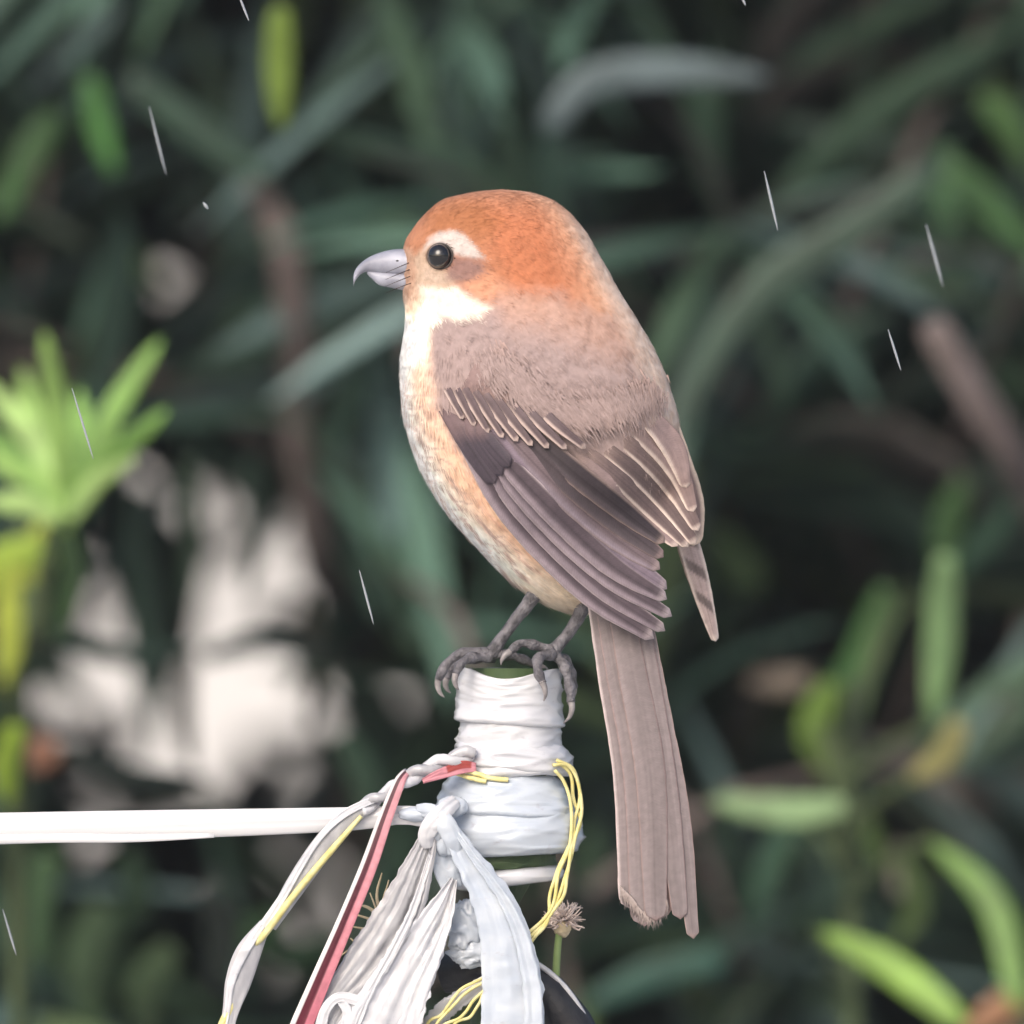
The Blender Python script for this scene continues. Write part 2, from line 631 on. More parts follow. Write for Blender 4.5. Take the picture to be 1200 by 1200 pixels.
def key_leaf(parent, pts, w, col, y, dy=0.0, name='leaf', n=14, tipw=0.15, basew=0.45, cup=0.05):
    """one large leaf along photo pixels pts, w photo pixels wide, y metres behind the bird"""
    q = catmull(np.asarray(pts, float), n)
    f_ = (y + CAMD) / CAMD
    t = np.linspace(0, 1, n)
    c = np.array([at(q[i, 0], q[i, 1], y + dy * t[i]) for i in range(n)])
    prof = (0.10 + 0.90 * np.sin(np.pi * np.clip(0.06 + 0.94 * t, 0, 1) ** 0.85) ** 0.62) * w * 0.42 * S * f_
    a = np.array((-1, -0.5, 0, 0.5, 1))
    th = 0.0006
    A = np.concatenate([a, a[::-1]])[None] * prof[:, None]
    b0 = (a ** 2) * cup
    Bo = np.concatenate([b0, b0[::-1]])[None] * prof[:, None] + np.concatenate([np.full(5, -th / 2), np.full(5, th / 2)])[None]
    v, f = sweep(c, A, Bo)
    return build(name, v, f, m_leaf, parent, color=col)


G = lambda r, g, b, k=1.0: lin(r, g, b) * k
# leaves and branches one can pick out of the dark shrubs
L_ = left_shrub
key_leaf(L_, [(328, 10), (327, 80), (329, 150)], 40, G(150, 180, 80, .7), 0.62, 0.02)
key_leaf(L_, [(105, 90), (118, 150), (135, 205)], 34, G(85, 150, 70, .6), 0.8)
key_leaf(L_, [(70, 130), (30, 190), (-5, 260)], 42, G(80, 130, 70, .5), 0.85)
key_leaf(L_, [(60, 0), (80, 60), (110, 110)], 60, G(80, 110, 55, .5), 1.0)
key_leaf(L_, [(150, 90), (230, 150), (315, 215)], 52, G(60, 96, 76, .5), 0.78)
key_leaf(L_, [(560, 200), (440, 330), (360, 470)], 56, G(55, 88, 62, .55), 0.9)
key_leaf(L_, [(450, 330), (400, 440), (330, 570)], 44, G(55, 90, 65, .5), 0.95)
key_leaf(L_, [(400, 0), (385, 40), (340, 90)], 40, G(60, 90, 70, .45), 1.0)
key_leaf(L_, [(0, 330), (60, 300), (120, 240)], 40, G(60, 90, 70, .4), 1.05)
for pts, w, c, y in [([(60, 752), (150, 768), (235, 758)], 34, (44, 62, 52), .75), ([(240, 770), (310, 752), (390, 772)], 34, (46, 58, 54), .8), ([(222, 540), (226, 640), (216, 730)], 34, (48, 66, 50), .8), ([(292, 540), (300, 620), (288, 700)], 34, (46, 64, 54), .85),
                     ([(220, 760), (214, 830), (226, 905)], 34, (70, 72, 66), .85), ([(70, 878), (150, 910), (245, 915)], 44, (36, 46, 40), .75), ([(360, 700), (372, 780), (362, 850)], 34, (62, 60, 54), .85),
                     ([(150, 1000), (160, 1050), (130, 1110)], 50, (60, 84, 62), .8), ([(245, 1040), (262, 1100), (250, 1170)], 56, (36, 46, 40), .75), ([(330, 1075), (280, 1100), (240, 1100)], 44, (52, 80, 50), .8),
                     ([(60, 1000), (40, 1060), (50, 1140)], 60, (76, 106, 70), .75), ([(120, 1060), (100, 1130), (110, 1210)], 70, (72, 94, 66), .8), ([(200, 1110), (170, 1160), (180, 1230)], 56, (70, 90, 62), .8),
                     ([(300, 1110), (350, 1120), (400, 1090)], 44, (48, 72, 48), .8), ([(400, 860), (430, 920), (420, 960)], 50, (70, 96, 76), .75)]:
    key_leaf(L_, pts, w * 0.9, G(*c, 1.0), y, 0.03)
limb(L_, 'branch', [at(285, 190, 0.86), at(330, 270, 0.84), at(352, 360, 0.84), at(345, 470, 0.88), at(370, 640, 0.9), at(420, 800, 1.1), at(430, 1300, 1.2)], [0.004, 0.0052, 0.0052, 0.005, 0.0055, 0.006, 0.007])
limb(L_, 'branch', [at(480, -40, 1.15), at(505, 80, 1.12), at(540, 200, 1.12), at(500, 340, 1.2)], [0.004, 0.0045, 0.0045, 0.004])
R_ = right_shrub
key_leaf(R_, [(640, 150), (690, 95), (780, 82), (905, 90)], 50, G(125, 145, 150, .5), 0.72)
key_leaf(R_, [(1100, 190), (1010, 260), (900, 330), (830, 420), (795, 520)], 56, G(78, 104, 88, .55), 0.74)
key_leaf(R_, [(1110, 170), (1105, 215), (1120, 270)], 46, G(75, 120, 75, .5), 0.8)
key_leaf(R_, [(1100, 175), (1000, 165), (910, 140)], 44, G(65, 95, 80, .5), 0.9)
key_leaf(R_, [(1110, 190), (1170, 250), (1215, 300)], 44, G(75, 125, 65, .5), 0.8)
key_leaf(R_, [(1150, 110), (1185, 150), (1210, 200)], 40, G(80, 125, 60, .5), 0.85)
key_leaf(R_, [(920, 40), (1000, 90), (1090, 120)], 52, G(70, 95, 75, .5), 1.0)
key_leaf(R_, [(870, 30), (780, 30), (740, 90)], 40, G(60, 85, 65, .5), 1.0)
key_leaf(R_, [(690, 270), (760, 300), (850, 310)], 48, G(75, 95, 95, .5), 1.0)
key_leaf(R_, [(1190, 380), (1110, 420), (1020, 480)], 40, G(65, 95, 80, .5), 0.95)
key_leaf(R_, [(960, 120), (880, 190), (800, 200)], 36, G(70, 95, 85, .45), 1.05)
key_leaf(R_, [(850, 1125), (770, 1140), (680, 1180)], 44, G(70, 120, 105, .5), 0.8)
key_leaf(R_, [(890, 690), (840, 640), (800, 610)], 60, G(75, 110, 55, .5), 0.95)
key_leaf(R_, [(820, 700), (740, 700), (650, 690)], 50, G(60, 95, 75, .45), 1.0)
limb(R_, 'branch', [at(1095, 385, 0.68), at(1140, 460, 0.7), at(1190, 540, 0.72), at(1280, 700, 0.95)], [0.0045, 0.0055, 0.0055, 0.006])
limb(R_, 'branch', [at(930, 400, 1.2), at(960, 560, 1.18), at(1000, 760, 1.15), at(1010, 1300, 1.2)], [0.004, 0.0045, 0.005, 0.006])

# bright young shoot at the left edge
sp = thing('leafy_shoot', at(60, 1500, 0.55) * np.array((1, 1, 0)), 'bright green young shoot at the left edge, lit against the dark shrub', 'plant', 'bright young shoots')
b0 = at(70, 575, 0.55)
limb(sp, 'stem', [ORIGIN[sp.name], at(20, 1100, 0.62), at(40, 760, 0.6), at(72, 560, 0.555)], [0.005, 0.003, 0.0022, 0.0016])
gb = [(165, 205, 112), (150, 194, 104), (178, 212, 130), (138, 184, 96)]
for i, (pts, w) in enumerate([([(78, 575), (66, 480), (52, 390)], 36), ([(85, 585), (128, 490), (188, 398)], 34), ([(70, 575), (30, 500), (-20, 445)], 36), ([(85, 590), (135, 535), (196, 480)], 30), ([(80, 600), (40, 560), (-20, 535)], 36),
                              ([(75, 600), (96, 530), (92, 455)], 32), ([(80, 610), (112, 565), (158, 535)], 28), ([(60, 590), (15, 535), (-30, 500)], 32), ([(72, 590), (50, 520), (24, 430)], 30), ([(78, 600), (100, 560), (140, 500)], 28), ([(70, 610), (30, 590), (-20, 590)], 32)]):
    key_leaf(sp, pts, w, G(*gb[i % 4], .9), 0.55, 0.03 * (i % 3 - 1))
for i, (pts, w, c) in enumerate([([(60, 610), (20, 690), (8, 810)], 48, (190, 205, 85)), ([(70, 610), (40, 660), (10, 700)], 50, (165, 195, 80)), ([(50, 640), (0, 660), (-40, 720)], 50, (170, 200, 80)),
                                 ([(75, 610), (85, 680), (60, 760)], 40, (70, 100, 60)), ([(20, 850), (5, 900), (15, 950)], 36, (150, 180, 60))]):
    key_leaf(sp, pts, w, G(*c, .8), 0.6, 0.02)
key_leaf(sp, [(70, 880), (30, 885), (-10, 900)], 50, G(170, 120, 95, .55), 0.75, name='withered_leaf')

# green shoot with pale bent leaves at the lower right
sh = thing('leafy_shoot', at(985, 1700, 0.7) * np.array((1, 1, 0)), 'green shoot with pale bent leaves to the right of the tail', 'plant', 'bright young shoots')
limb(sh, 'stem', [ORIGIN[sh.name], at(1000, 1300, 0.7), at(990, 1000, 0.7), at(965, 850, 0.7)], [0.005, 0.003, 0.0022, 0.0016])
for pts, w, c, y in [([(1108, 650), (1102, 760), (1092, 850)], 46, (150, 190, 130), .66), ([(1125, 845), (1105, 885), (1065, 915)], 40, (200, 195, 130), .66), ([(1040, 690), (1010, 770), (955, 830)], 44, (90, 140, 80), .8),
                     ([(975, 800), (955, 860), (985, 920)], 50, (130, 165, 75), .72), ([(990, 945), (920, 950), (832, 938)], 42, (170, 205, 150), .66), ([(980, 950), (1010, 965), (1030, 1010)], 36, (140, 175, 95), .7),
                     ([(930, 950), (905, 1010), (880, 1080)], 38, (85, 125, 100), .8), ([(1130, 1200), (1040, 1130), (955, 1090)], 46, (160, 205, 92), .6), ([(1195, 1180), (1165, 1060), (1090, 985)], 44, (136, 184, 88), .64),
                     ([(1060, 1000), (1075, 1060), (1050, 1110)], 34, (120, 150, 85), .75), ([(1130, 560), (1110, 620), (1108, 700)], 44, (75, 110, 65), .8), ([(1190, 590), (1140, 650), (1080, 690)], 36, (70, 105, 85), .85)]:
    key_leaf(sh, pts, w, G(*c, .62), y, 0.02)
    b_ = min((pts[0], pts[-1]), key=lambda q: abs(q[0] - 985))
    if abs(b_[0] - 985) < 150:
        limb(sh, 'stem', [at(b_[0], b_[1], y), at((b_[0] + 988) / 2, b_[1] + 25, (y + 0.7) / 2), at(988, max(b_[1] + 70, 900), 0.7)], [0.0012, 0.0015, 0.0018], 8, 6)
key_leaf(sh, [(1210, 1165), (1170, 1185), (1130, 1215)], 46, G(215, 160, 120, .6), 0.66, name='withered_leaf')
key_leaf(sh, [(950, 795), (915, 800), (875, 800)], 34, G(165, 150, 135, .5), 0.85, name='withered_leaf')
key_leaf(sh, [(1055, 990), (1060, 1020), (1050, 1050)], 30, G(170, 165, 150, .55), 0.85, name='withered_leaf')

# ------------------------------------------------------------------ the wrapped post


def film(name, c1, c2, stain, scale, stretch, strength, rough=0.24, translucent=0.2):
    """thin plastic film: crumple creases, a few grey stains, a wet shine"""
    m, nt, b = new_mat(name)
    tc = N(nt, 'ShaderNodeTexCoord')
    mp = N(nt, 'ShaderNodeMapping')
    mp.inputs['Scale'].default_value = stretch
    nt.links.new(tc.outputs['Object'], mp.inputs[0])

    def nz(sc, kind='FBM', det=4, rgh=0.5):
        n = N(nt, 'ShaderNodeTexNoise')
        n.noise_type = kind
        n.inputs['Scale'].default_value = sc
        n.inputs['Detail'].default_value = det
        n.inputs['Roughness'].default_value = rgh
        nt.links.new(mp.outputs[0], n.inputs['Vector'])
        return n.outputs['Fac']

    def ramp(fac, p0, p1, a, c):
        r = N(nt, 'ShaderNodeValToRGB')
        r.color_ramp.elements[0].position, r.color_ramp.elements[1].position = p0, p1
        r.color_ramp.elements[0].color, r.color_ramp.elements[1].color = (*a, 1), (*c, 1)
        nt.links.new(fac, r.inputs[0])
        return r.outputs[0]
    base = ramp(nz(scale * 0.7), 0.3, 0.7, c1, c2)
    spots = ramp(nz(scale * 2.2, det=6, rgh=0.65), 0.60, 0.76, (0, 0, 0), (0.6, 0.6, 0.6))
    mx = N(nt, 'ShaderNodeMixRGB')
    nt.links.new(spots, mx.inputs[0])
    nt.links.new(base, mx.inputs[1])
    mx.inputs[2].default_value = (*stain, 1)
    nt.links.new(mx.outputs[0], b.inputs['Base Color'])
    b.inputs['Roughness'].default_value = rough
    b.inputs['Specular IOR Level'].default_value = 0.5
    b.inputs['Coat Weight'].default_value = 0.5
    b.inputs['Coat Roughness'].default_value = 0.12
    bp = N(nt, 'ShaderNodeBump')
    bp.inputs['Strength'].default_value = strength
    bp.inputs['Distance'].default_value = 0.0012
    nt.links.new(nz(scale, 'RIDGED_MULTIFRACTAL', 3), bp.inputs['Height'])
    nt.links.new(bp.outputs[0], b.inputs['Normal'])
    tr = N(nt, 'ShaderNodeBsdfTranslucent')
    nt.links.new(mx.outputs[0], tr.inputs['Color'])
    ms = N(nt, 'ShaderNodeMixShader')
    ms.inputs[0].default_value = translucent
    nt.links.new(b.outputs[0], ms.inputs[1])
    nt.links.new(tr.outputs[0], ms.inputs[2])
    nt.links.new(ms.outputs[0], nt.nodes['Material Output'].inputs[0])
    return m


STAIN = (0.46, 0.44, 0.50)
m_film = film('white_film', (0.70, 0.71, 0.77), (0.82, 0.82, 0.85), STAIN, 150, (0.6, 0.6, 1.7), 0.6, 0.2)
m_film_hang = film('white_hanging_film', (0.68, 0.69, 0.75), (0.80, 0.80, 0.83), STAIN, 170, (1.7, 1.0, 0.45), 0.65, 0.2)
m_film_blue = film('pale_blue_film', (0.56, 0.63, 0.74), (0.72, 0.77, 0.84), STAIN, 150, (0.8, 0.8, 1.3), 0.6, 0.2)
m_film_grey = film('grey_film', (0.40, 0.40, 0.44), (0.64, 0.64, 0.67), (0.30, 0.29, 0.31), 170, (1.7, 1.0, 0.45), 0.5, 0.3)
m_strap = film('taut_film', (0.76, 0.76, 0.80), (0.83, 0.83, 0.85), (0.60, 0.59, 0.62), 60, (0.25, 1, 3.0), 0.2)
m_strip = attr_mat('printed_film', 0.42, 0.2, 0.12, 500)
m_stake = mottled('green_bamboo', (0.03, 0.06, 0.025), (0.075, 0.11, 0.045), 90, 0.55, 0.3, 260, stretch=(1, 1, 0.25))
m_black = mottled('black_rubber', (0.010, 0.010, 0.013), (0.022, 0.022, 0.026), 150, 0.45, 0.15, 500)
m_yellow = mottled('yellow_thread', (0.66, 0.58, 0.20), (0.80, 0.74, 0.40), 300, 0.5, 0.2, 900)
m_straw = mottled('dry_straw', (0.45, 0.36, 0.22), (0.65, 0.55, 0.38), 200, 0.8)

PX, PD = 597.0, -8.0       # the post's axis
post = thing('post', P(PX, 600 + ZC / S, PD), 'green bamboo post with its top wrapped in layers of white film', 'post')
th_ = np.linspace(0, 2 * np.pi, 40, endpoint=False)


def revolve(rows, wr, seed, k=84, cx=PX, cd=PD, ell=0.94, rimfn=None, spiral=0.0, cxs=None):
    """film wound round the post: rows of (py, radius); wrinkles run round it, slightly tilted"""
    n = 34
    q = catmull(np.column_stack([np.array(rows, float), np.zeros(len(rows))]), n)
    th = np.linspace(0, 2 * np.pi, k, endpoint=False)
    V = []
    for i in range(n):
        t = i / (n - 1)
        c0 = cx if cxs is None else np.interp(q[i, 0], cxs[0], cxs[1])
        for j in range(k):
            x, y = math.cos(th[j]), math.sin(th[j])
            py = q[i, 0] + spiral * x
            if rimfn is not None:
                py += rimfn(th[j]) * (1 - t) ** 2.5
            w1 = (1 - abs(mnoise.noise((x * 0.8 + seed, y * 0.8, q[i, 0] * 0.05 + x * 0.9))) * 2) ** 3 * 1.5
            w2 = mnoise.noise((x * 2.4 + seed, y * 2.4, q[i, 0] * 0.035 + seed))
            w3 = (1 - abs(mnoise.noise((x * 1.2 + seed * 2, y * 1.2 + q[i, 0] * 0.02, q[i, 0] * 0.10))) * 2) ** 3 * 1.6
            r = q[i, 1] + wr * (0.9 * w1 + 1.3 * w2 + 0.55 * w3)
            V.append(P(c0 + r * x, py, cd + r * y * ell))
    V = np.array(V)
    F = [(i * k + j, i * k + (j + 1) % k, (i + 1) * k + (j + 1) % k, (i + 1) * k + j) for i in range(n - 1) for j in range(k)]
    # turn the ends in towards the post
    for row, sgn in ((0, 1), (n - 1, -1)):
        base = len(V)
        ring = V[row * k:(row + 1) * k].copy()
        cen = ring.mean(0)
        inner = cen + (ring - cen) * 0.8 + np.array((0, 0, -sgn * 2.0 * S))
        V = np.vstack([V, inner])
        for j in range(k):
            a, b, c, d = row * k + j, row * k + (j + 1) % k, base + (j + 1) % k, base + j
            F.append((a, d, c, b) if sgn > 0 else (a, b, c, d))
    return V, F


v, f = tube([(PX, 783, PD), (PX, 787, PD), (PX, 900, PD), (PX, 985, PD), (PX - 12, 1030, PD), (PX - 18, 1100, PD), (PX - 18, 1400, PD), (PX, 600 + ZC / S, PD)], [44, 52, 54, 50, 30, 27, 28, 40], 110, 28)
build('stake', v, f, m_stake, post)
rim = lambda a: 11 * max(0, math.cos(a + math.pi / 2 + 0.15)) ** 3 - 4 * max(0, math.cos(a + 0.7)) + 6 * math.sin(3 * a) * 0.3
build('film_sleeve', *revolve([(785, 59), (800, 60), (825, 61), (840, 65), (846, 66), (849, 61)], 1.8, 1.0, rimfn=rim, spiral=4), m_film, post)
build('film_band', *revolve([(836, 55), (852, 59), (876, 62), (896, 65), (906, 67), (910, 61)], 2.2, 5.0, spiral=-4), m_film, post)
build('film_band', *revolve([(866, 55), (878, 66), (888, 68), (898, 68), (903, 62)], 1.8, 9.0, spiral=7, cxs=([860, 910], [603, 600])), m_film, post)
build('film_band', *revolve([(902, 54), (914, 66), (932, 75), (948, 81), (953, 80), (956, 74)], 2.2, 11.0, cxs=([900, 956], [592, 594]), spiral=4), m_film_blue, post)
build('film_band', *revolve([(940, 66), (956, 78), (972, 83), (988, 81), (998, 74), (1002, 64)], 2.4, 13.0, cxs=([940, 1002], [595, 603]), spiral=-3), m_film_blue, post)
build('film_band', *revolve([(1017, 44), (1021, 60), (1029, 64), (1036, 60), (1038, 48)], 1.3, 17.0, cxs=([1000, 1040], [596, 596]), spiral=-6), m_film, post)
build('spacer', *revolve([(998, 46), (1004, 52), (1012, 54), (1018, 50)], 2.0, 19.0), m_stake, post)

# taut white strap tied to the post
strap = thing('strap', P(515, 965, -80), 'taut flat white plastic strap running from the left edge to a knot on the post', 'strap')
v, f, _ = ribbon([(-900, 985, -40), (-400, 979, -52), (0, 970, -62), (200, 965, -68), (400, 959, -76), (470, 954, -82), (512, 958, -88)], [40, 40, 37, 34, 28, 22, 26], 3, 90, 13, 1.0, 1.6, 0.6, seed=3, curl=0.25)
build('band', v, f, m_strap, strap)
v, f, _ = ribbon([(-600, 994, -58), (0, 982, -70), (150, 981, -74), (252, 978, -77)], [12, 11, 10, 5], 2, 60, 9, 0.6, 1.5, 0.4, seed=4, curl=0.3)
build('folded_edge', v, f, m_strap, strap)


def lump(cx, cy, cd, rx, ry, rd, seed, amp=0.18, nu=36, nv=22):
    V, F = [], []
    for i in range(nv + 1):
        ph = math.pi * i / nv
        for j in range(nu):
            t = 2 * math.pi * j / nu
            x, y, z = math.sin(ph) * math.cos(t), math.sin(ph) * math.sin(t), math.cos(ph)
            r = 1 + amp * (1 - 2 * abs(mnoise.noise((x * 1.5 + seed, y * 1.5, z * 1.9)))) + amp * 0.6 * mnoise.noise((x * 3.5, y * 3.5 + seed, z * 3.5))
            V.append(P(cx + rx * r * x, cy - ry * r * z, cd + rd * r * y))
    for i in range(nv):
        for j in range(nu):
            F.append((i * nu + j, (i + 1) * nu + j, (i + 1) * nu + (j + 1) % nu, i * nu + (j + 1) % nu))
    return np.array(V), F


build('knot', *merge([lump(513, 966, -86, 19, 19, 17, 2.0, 0.08), lump(492, 953, -84, 24, 9, 11, 5.0, 0.08), lump(530, 944, -80, 18, 12, 12, 8.0, 0.08), lump(521, 985, -84, 13, 17, 13, 9.0, 0.08)]), m_film_blue, strap)
v, f, _ = ribbon([(488, 948, -92), (505, 950, -104), (522, 964, -108), (532, 985, -103), (534, 1000, -96)], [14, 20, 24, 22, 18], 2, 40, 13, 2.4, 1.8, 1.0, seed=31, curl=0.2)
build('knot_wrap', v, f, m_film_blue, strap)
v, f, _ = ribbon([(536, 936, -92), (524, 946, -104), (508, 962, -107), (500, 978, -102), (502, 992, -94)], [16, 20, 22, 20, 14], 2, 40, 13, 2.4, 1.8, 1.0, seed=33, curl=0.2)
build('knot_wrap', v, f, m_film, strap)
v, f, _ = ribbon([(518, 985, -84), (522, 1012, -82), (530, 1040, -78)], [16, 30, 24], 3, 30, 11, 4, 2.2, 1.5, seed=6)
build('knot_tail', v, f, m_film_blue, strap)

# strips of film hanging from the knot
HG = 'film strips hanging from the knot'
specs = [('broad pale blue film strip hanging straight down in front of the post', m_film_blue, [(528, 972, -98), (545, 1000, -101), (580, 1060, -100), (597, 1125, -97), (601, 1200, -94), (600, 1420, -90)], [22, 30, 50, 66, 74, 78], 5, 2.0, 2, 3.0, 0.12),
         ('narrow greyish film strip slanting down left from the knot', m_film_grey, [(506, 968, -90), (492, 1010, -88), (468, 1070, -86), (430, 1130, -84), (385, 1190, -82), (340, 1300, -80)], [16, 34, 54, 56, 36, 40], 9, 3.4, 3, 2.4, 0.0),
         ('crumpled white film strip in the middle, widening downwards', m_film_hang, [(532, 1028, -88), (515, 1068, -92), (490, 1115, -94), (462, 1170, -94), (440, 1230, -92), (420, 1360, -90)], [8, 34, 58, 78, 104, 120], 11, 2.8, 4, 3.5, 0.0)]
for lab, mt, pth, wd, fo, ff_, sd2, cr, cl in specs:
    o = thing('film_strip', P(*pth[0]), lab, 'film strip', HG)
    v, f, _ = ribbon(pth, wd, 2.2, 90, 21, fo, ff_, cr, seed=sd2, curl=cl, ragged=0.12)
    build('strip', v, f, mt, o)
    v, f, _ = ribbon([(p[0] + wd[i] * 0.33, p[1] + 3, p[2] - 5) for i, p in enumerate(pth)], [w_ * 0.3 for w_ in wd], 1.6, 80, 9, fo * 0.6, 2.0, cr, seed=sd2 + 9, ragged=0.2)
    build('fold', v, f, mt, o)
for lab, mt, pth, wd, sd2 in [('thin torn film shred between the narrow strip and the middle strip', m_film_hang, [(505, 1000, -96), (486, 1060, -98), (462, 1110, -99), (432, 1165, -99), (400, 1240, -96)], [6, 9, 12, 10, 14], 41),
                              ('grey film shred crossing the dark gap above the low yellow threads', m_film_grey, [(572, 1146, -66), (545, 1165, -68), (512, 1192, -70), (480, 1250, -70)], [14, 20, 24, 28], 43),
                              ('film shred hanging down the left edge of the narrow strip', m_film_grey, [(488, 1015, -80), (455, 1080, -80), (420, 1140, -80), (372, 1195, -80), (330, 1280, -78)], [8, 12, 12, 14, 14], 45)]:
    o = thing('film_strip', P(*pth[0]), lab, 'film strip', HG)
    v, f, _ = ribbon(pth, wd, 1.8, 70, 11, 2.4, 2.2, 1.6, seed=sd2, ragged=0.3)
    build('strip', v, f, mt, o)
o = thing('film_loop', P(392, 1178, -84), 'small loop of white film curling at the bottom left of the strips', 'film strip')
v, f, _ = ribbon([(425, 1172, -96), (400, 1166, -97), (384, 1178, -98), (376, 1205, -96), (370, 1250, -94)], [14, 12, 12, 14, 16], 2, 40, 9, 2, 2, 1, seed=21)
build('strip', v, f, m_film, o)
v, f, _ = ribbon([(400, 1170, -97), (408, 1185, -96), (404, 1215, -94), (400, 1250, -92)], [10, 12, 12, 14], 2, 30, 9, 2, 2, 1, seed=22)
build('strip', v, f, m_film, o)
o = thing('film_scrap', P(555, 1095, -70), 'crumpled bluish film scrap stuck to the post between two hanging strips', 'film scrap')
build('scrap', *merge([lump(545, 1088, -60, 17, 24, 10, 31.0, 0.5), lump(556, 1116, -60, 22, 12, 9, 34.0, 0.5)]), m_film_blue, o)

# twisted cord with grey ribbon, pink ribbon and yellow threads
cord = thing('twisted_cord', P(545, 885, -60), 'grey and white cord twisted out of the wrapping, opening into a drooping ribbon', 'cord')
for ph, mt in ((0.0, m_film), (math.pi, m_film_grey)):
    q = catmull([(556, 882, -60), (520, 892, -74), (485, 908, -80), (455, 928, -82), (425, 946, -84)], 50)
    tt = np.linspace(0, 1, 50)
    q[:, 1] += 5.5 * np.sin(tt * 15 + ph)
    q[:, 2] += 5.5 * np.cos(tt * 15 + ph)
    build('strand', *tube(q, 6.8 - 1.2 * tt, 60, 9, 0.25, 3), mt, cord)
v, f, _ = ribbon([(440, 938, -86), (410, 958, -87), (380, 990, -87), (345, 1040, -86), (318, 1085, -85)], [12, 24, 28, 24, 14], 2, 60, 11, 2.0, 1.6, 1.0, seed=7, curl=0.35)
build('ribbon', v, f, m_film_grey, cord)
v, f, _ = ribbon([(452, 930, -88), (405, 952, -90), (372, 985, -90), (335, 1045, -90), (305, 1092, -88)], [8, 9, 7, 9, 14], 2, 60, 9, 1.0, 1.6, 0.6, seed=8)
build('ribbon', v, f, m_film, cord)
v, f, _ = ribbon([(312, 1080, -86), (292, 1115, -86), (280, 1150, -85), (270, 1190, -84), (255, 1260, -82)], [14, 30, 30, 18, 14], 2, 50, 11, 2.5, 1.7, 1.2, seed=9, curl=0.2)
build('ribbon', v, f, m_film_grey, cord)
v, f, _ = ribbon([(308, 1082, -89), (286, 1116, -90), (272, 1150, -88), (266, 1190, -86), (250, 1260, -84)], [9, 11, 9, 7, 7], 2, 50, 9, 1.2, 1.7, 0.8, seed=10)
build('ribbon', v, f, m_film, cord)

YG = 'yellow threads'
yt = thing('yellow_thread', P(420, 958, -90), 'straight yellow thread running along the drooping grey ribbon', 'thread', YG)
build('strand', *tube([(424, 955, -90), (385, 1000, -91), (345, 1048, -91), (312, 1092, -90), (300, 1105, -84)], [2.5, 4, 4, 4, 3], 40, 8), m_yellow, yt)
build('strand', *tube([(282, 1160, -80), (268, 1185, -82), (255, 1215, -82), (235, 1270, -80)], [3, 5, 5, 5], 20, 8), m_yellow, yt)


def yloop(label, strands, rad):
    o = thing('yellow_thread', P(*strands[0][0]), label, 'thread', YG)
    for s_ in strands:
        q = catmull(s_, 46)
        for i in range(46):
            q[i, 0] += 2.2 * mnoise.noise((i * 0.17, s_[0][0], s_[0][1]))
        build('strand', *tube(q, np.full(46, rad), 60, 7), m_yellow, o)


yloop('looped yellow threads bulging from the right side of the wrapping', [
    [(648, 896, -60), (664, 896, -52), (676, 912, -48), (681, 940, -48), (676, 975, -56), (664, 1020, -62), (650, 1060, -66), (632, 1085, -70), (618, 1100, -72)],
    [(652, 890, -58), (672, 902, -48), (679, 935, -46), (672, 970, -54), (668, 1000, -62), (660, 1045, -66), (640, 1078, -70), (622, 1104, -72)],
    [(650, 902, -62), (661, 915, -56), (669, 945, -56), (668, 985, -60), (654, 1025, -66), (648, 1058, -68), (638, 1075, -71), (616, 1094, -72)],
    [(655, 893, -55), (668, 908, -46), (674, 940, -44), (678, 968, -50), (662, 1000, -60), (646, 1040, -67), (640, 1080, -70), (626, 1098, -72)]], 2.2)
yloop('yellow threads coming out low between the hanging strips', [
    [(570, 1148, -78), (548, 1160, -80), (528, 1180, -82), (508, 1205, -82), (490, 1260, -80)],
    [(572, 1152, -76), (556, 1170, -80), (540, 1190, -82), (515, 1205, -83), (495, 1260, -80)],
    [(568, 1144, -78), (540, 1158, -82), (518, 1186, -82), (500, 1200, -82), (480, 1260, -80)],
    [(572, 1150, -78), (560, 1176, -79), (550, 1190, -80), (530, 1202, -82), (510, 1262, -80)]], 2.0)
yloop('short yellow thread end tucked under the second band', [[(536, 900, -62), (556, 905, -68), (575, 911, -72), (596, 913, -74)], [(534, 905, -62), (552, 911, -68), (570, 915, -72)]], 3.0)


def pinkcol(a, t):
    k = float(sstep(-0.62, -0.52, a)), float(sstep(-0.06 + 0.25 * t, 0.06 + 0.3 * t, a))
    w = np.array((0.74, 0.70, 0.72))
    d = np.array((0.10, 0.045, 0.055)) * (1 - t) + np.array((0.10, 0.006, 0.02)) * t
    p = lin(206, 150, 158) * (1 - t) + lin(176, 92, 110) * t
    c = w * (1 - k[0]) + d * k[0]
    return c * (1 - k[1]) + p * k[1]


pk = thing('pink_ribbon', P(463, 925, -90), 'pink ribbon with a white edge and dark red stripe slanting down left', 'ribbon')
v, f, c = ribbon([(478, 903, -76), (473, 908, -90), (467, 919, -95), (452, 958, -96), (432, 1015, -97), (405, 1080, -96), (375, 1150, -95), (350, 1210, -94), (325, 1275, -92)], [9, 11, 14, 17, 20, 21, 24, 27, 30], 2.2, 90, 25, 1.2, 1.4, 0.5, seed=12, colfn=lambda a, t: pinkcol(a, t))
build('ribbon', v, f, m_strip, pk, cols=c)
v, f, c = ribbon([(496, 914, -92), (508, 909, -88), (522, 904, -83), (542, 898, -75), (558, 898, -68)], [6, 10, 13, 15, 10], 2.2, 30, 13, 2.0, 1.8, 1.0, seed=13, colfn=lambda a, t: (lin(160, 76, 72) if 0.45 < t < 0.9 and a > -0.3 else lin(205, 140, 150)))
build('ribbon_end', v, f, m_strip, pk, cols=c)

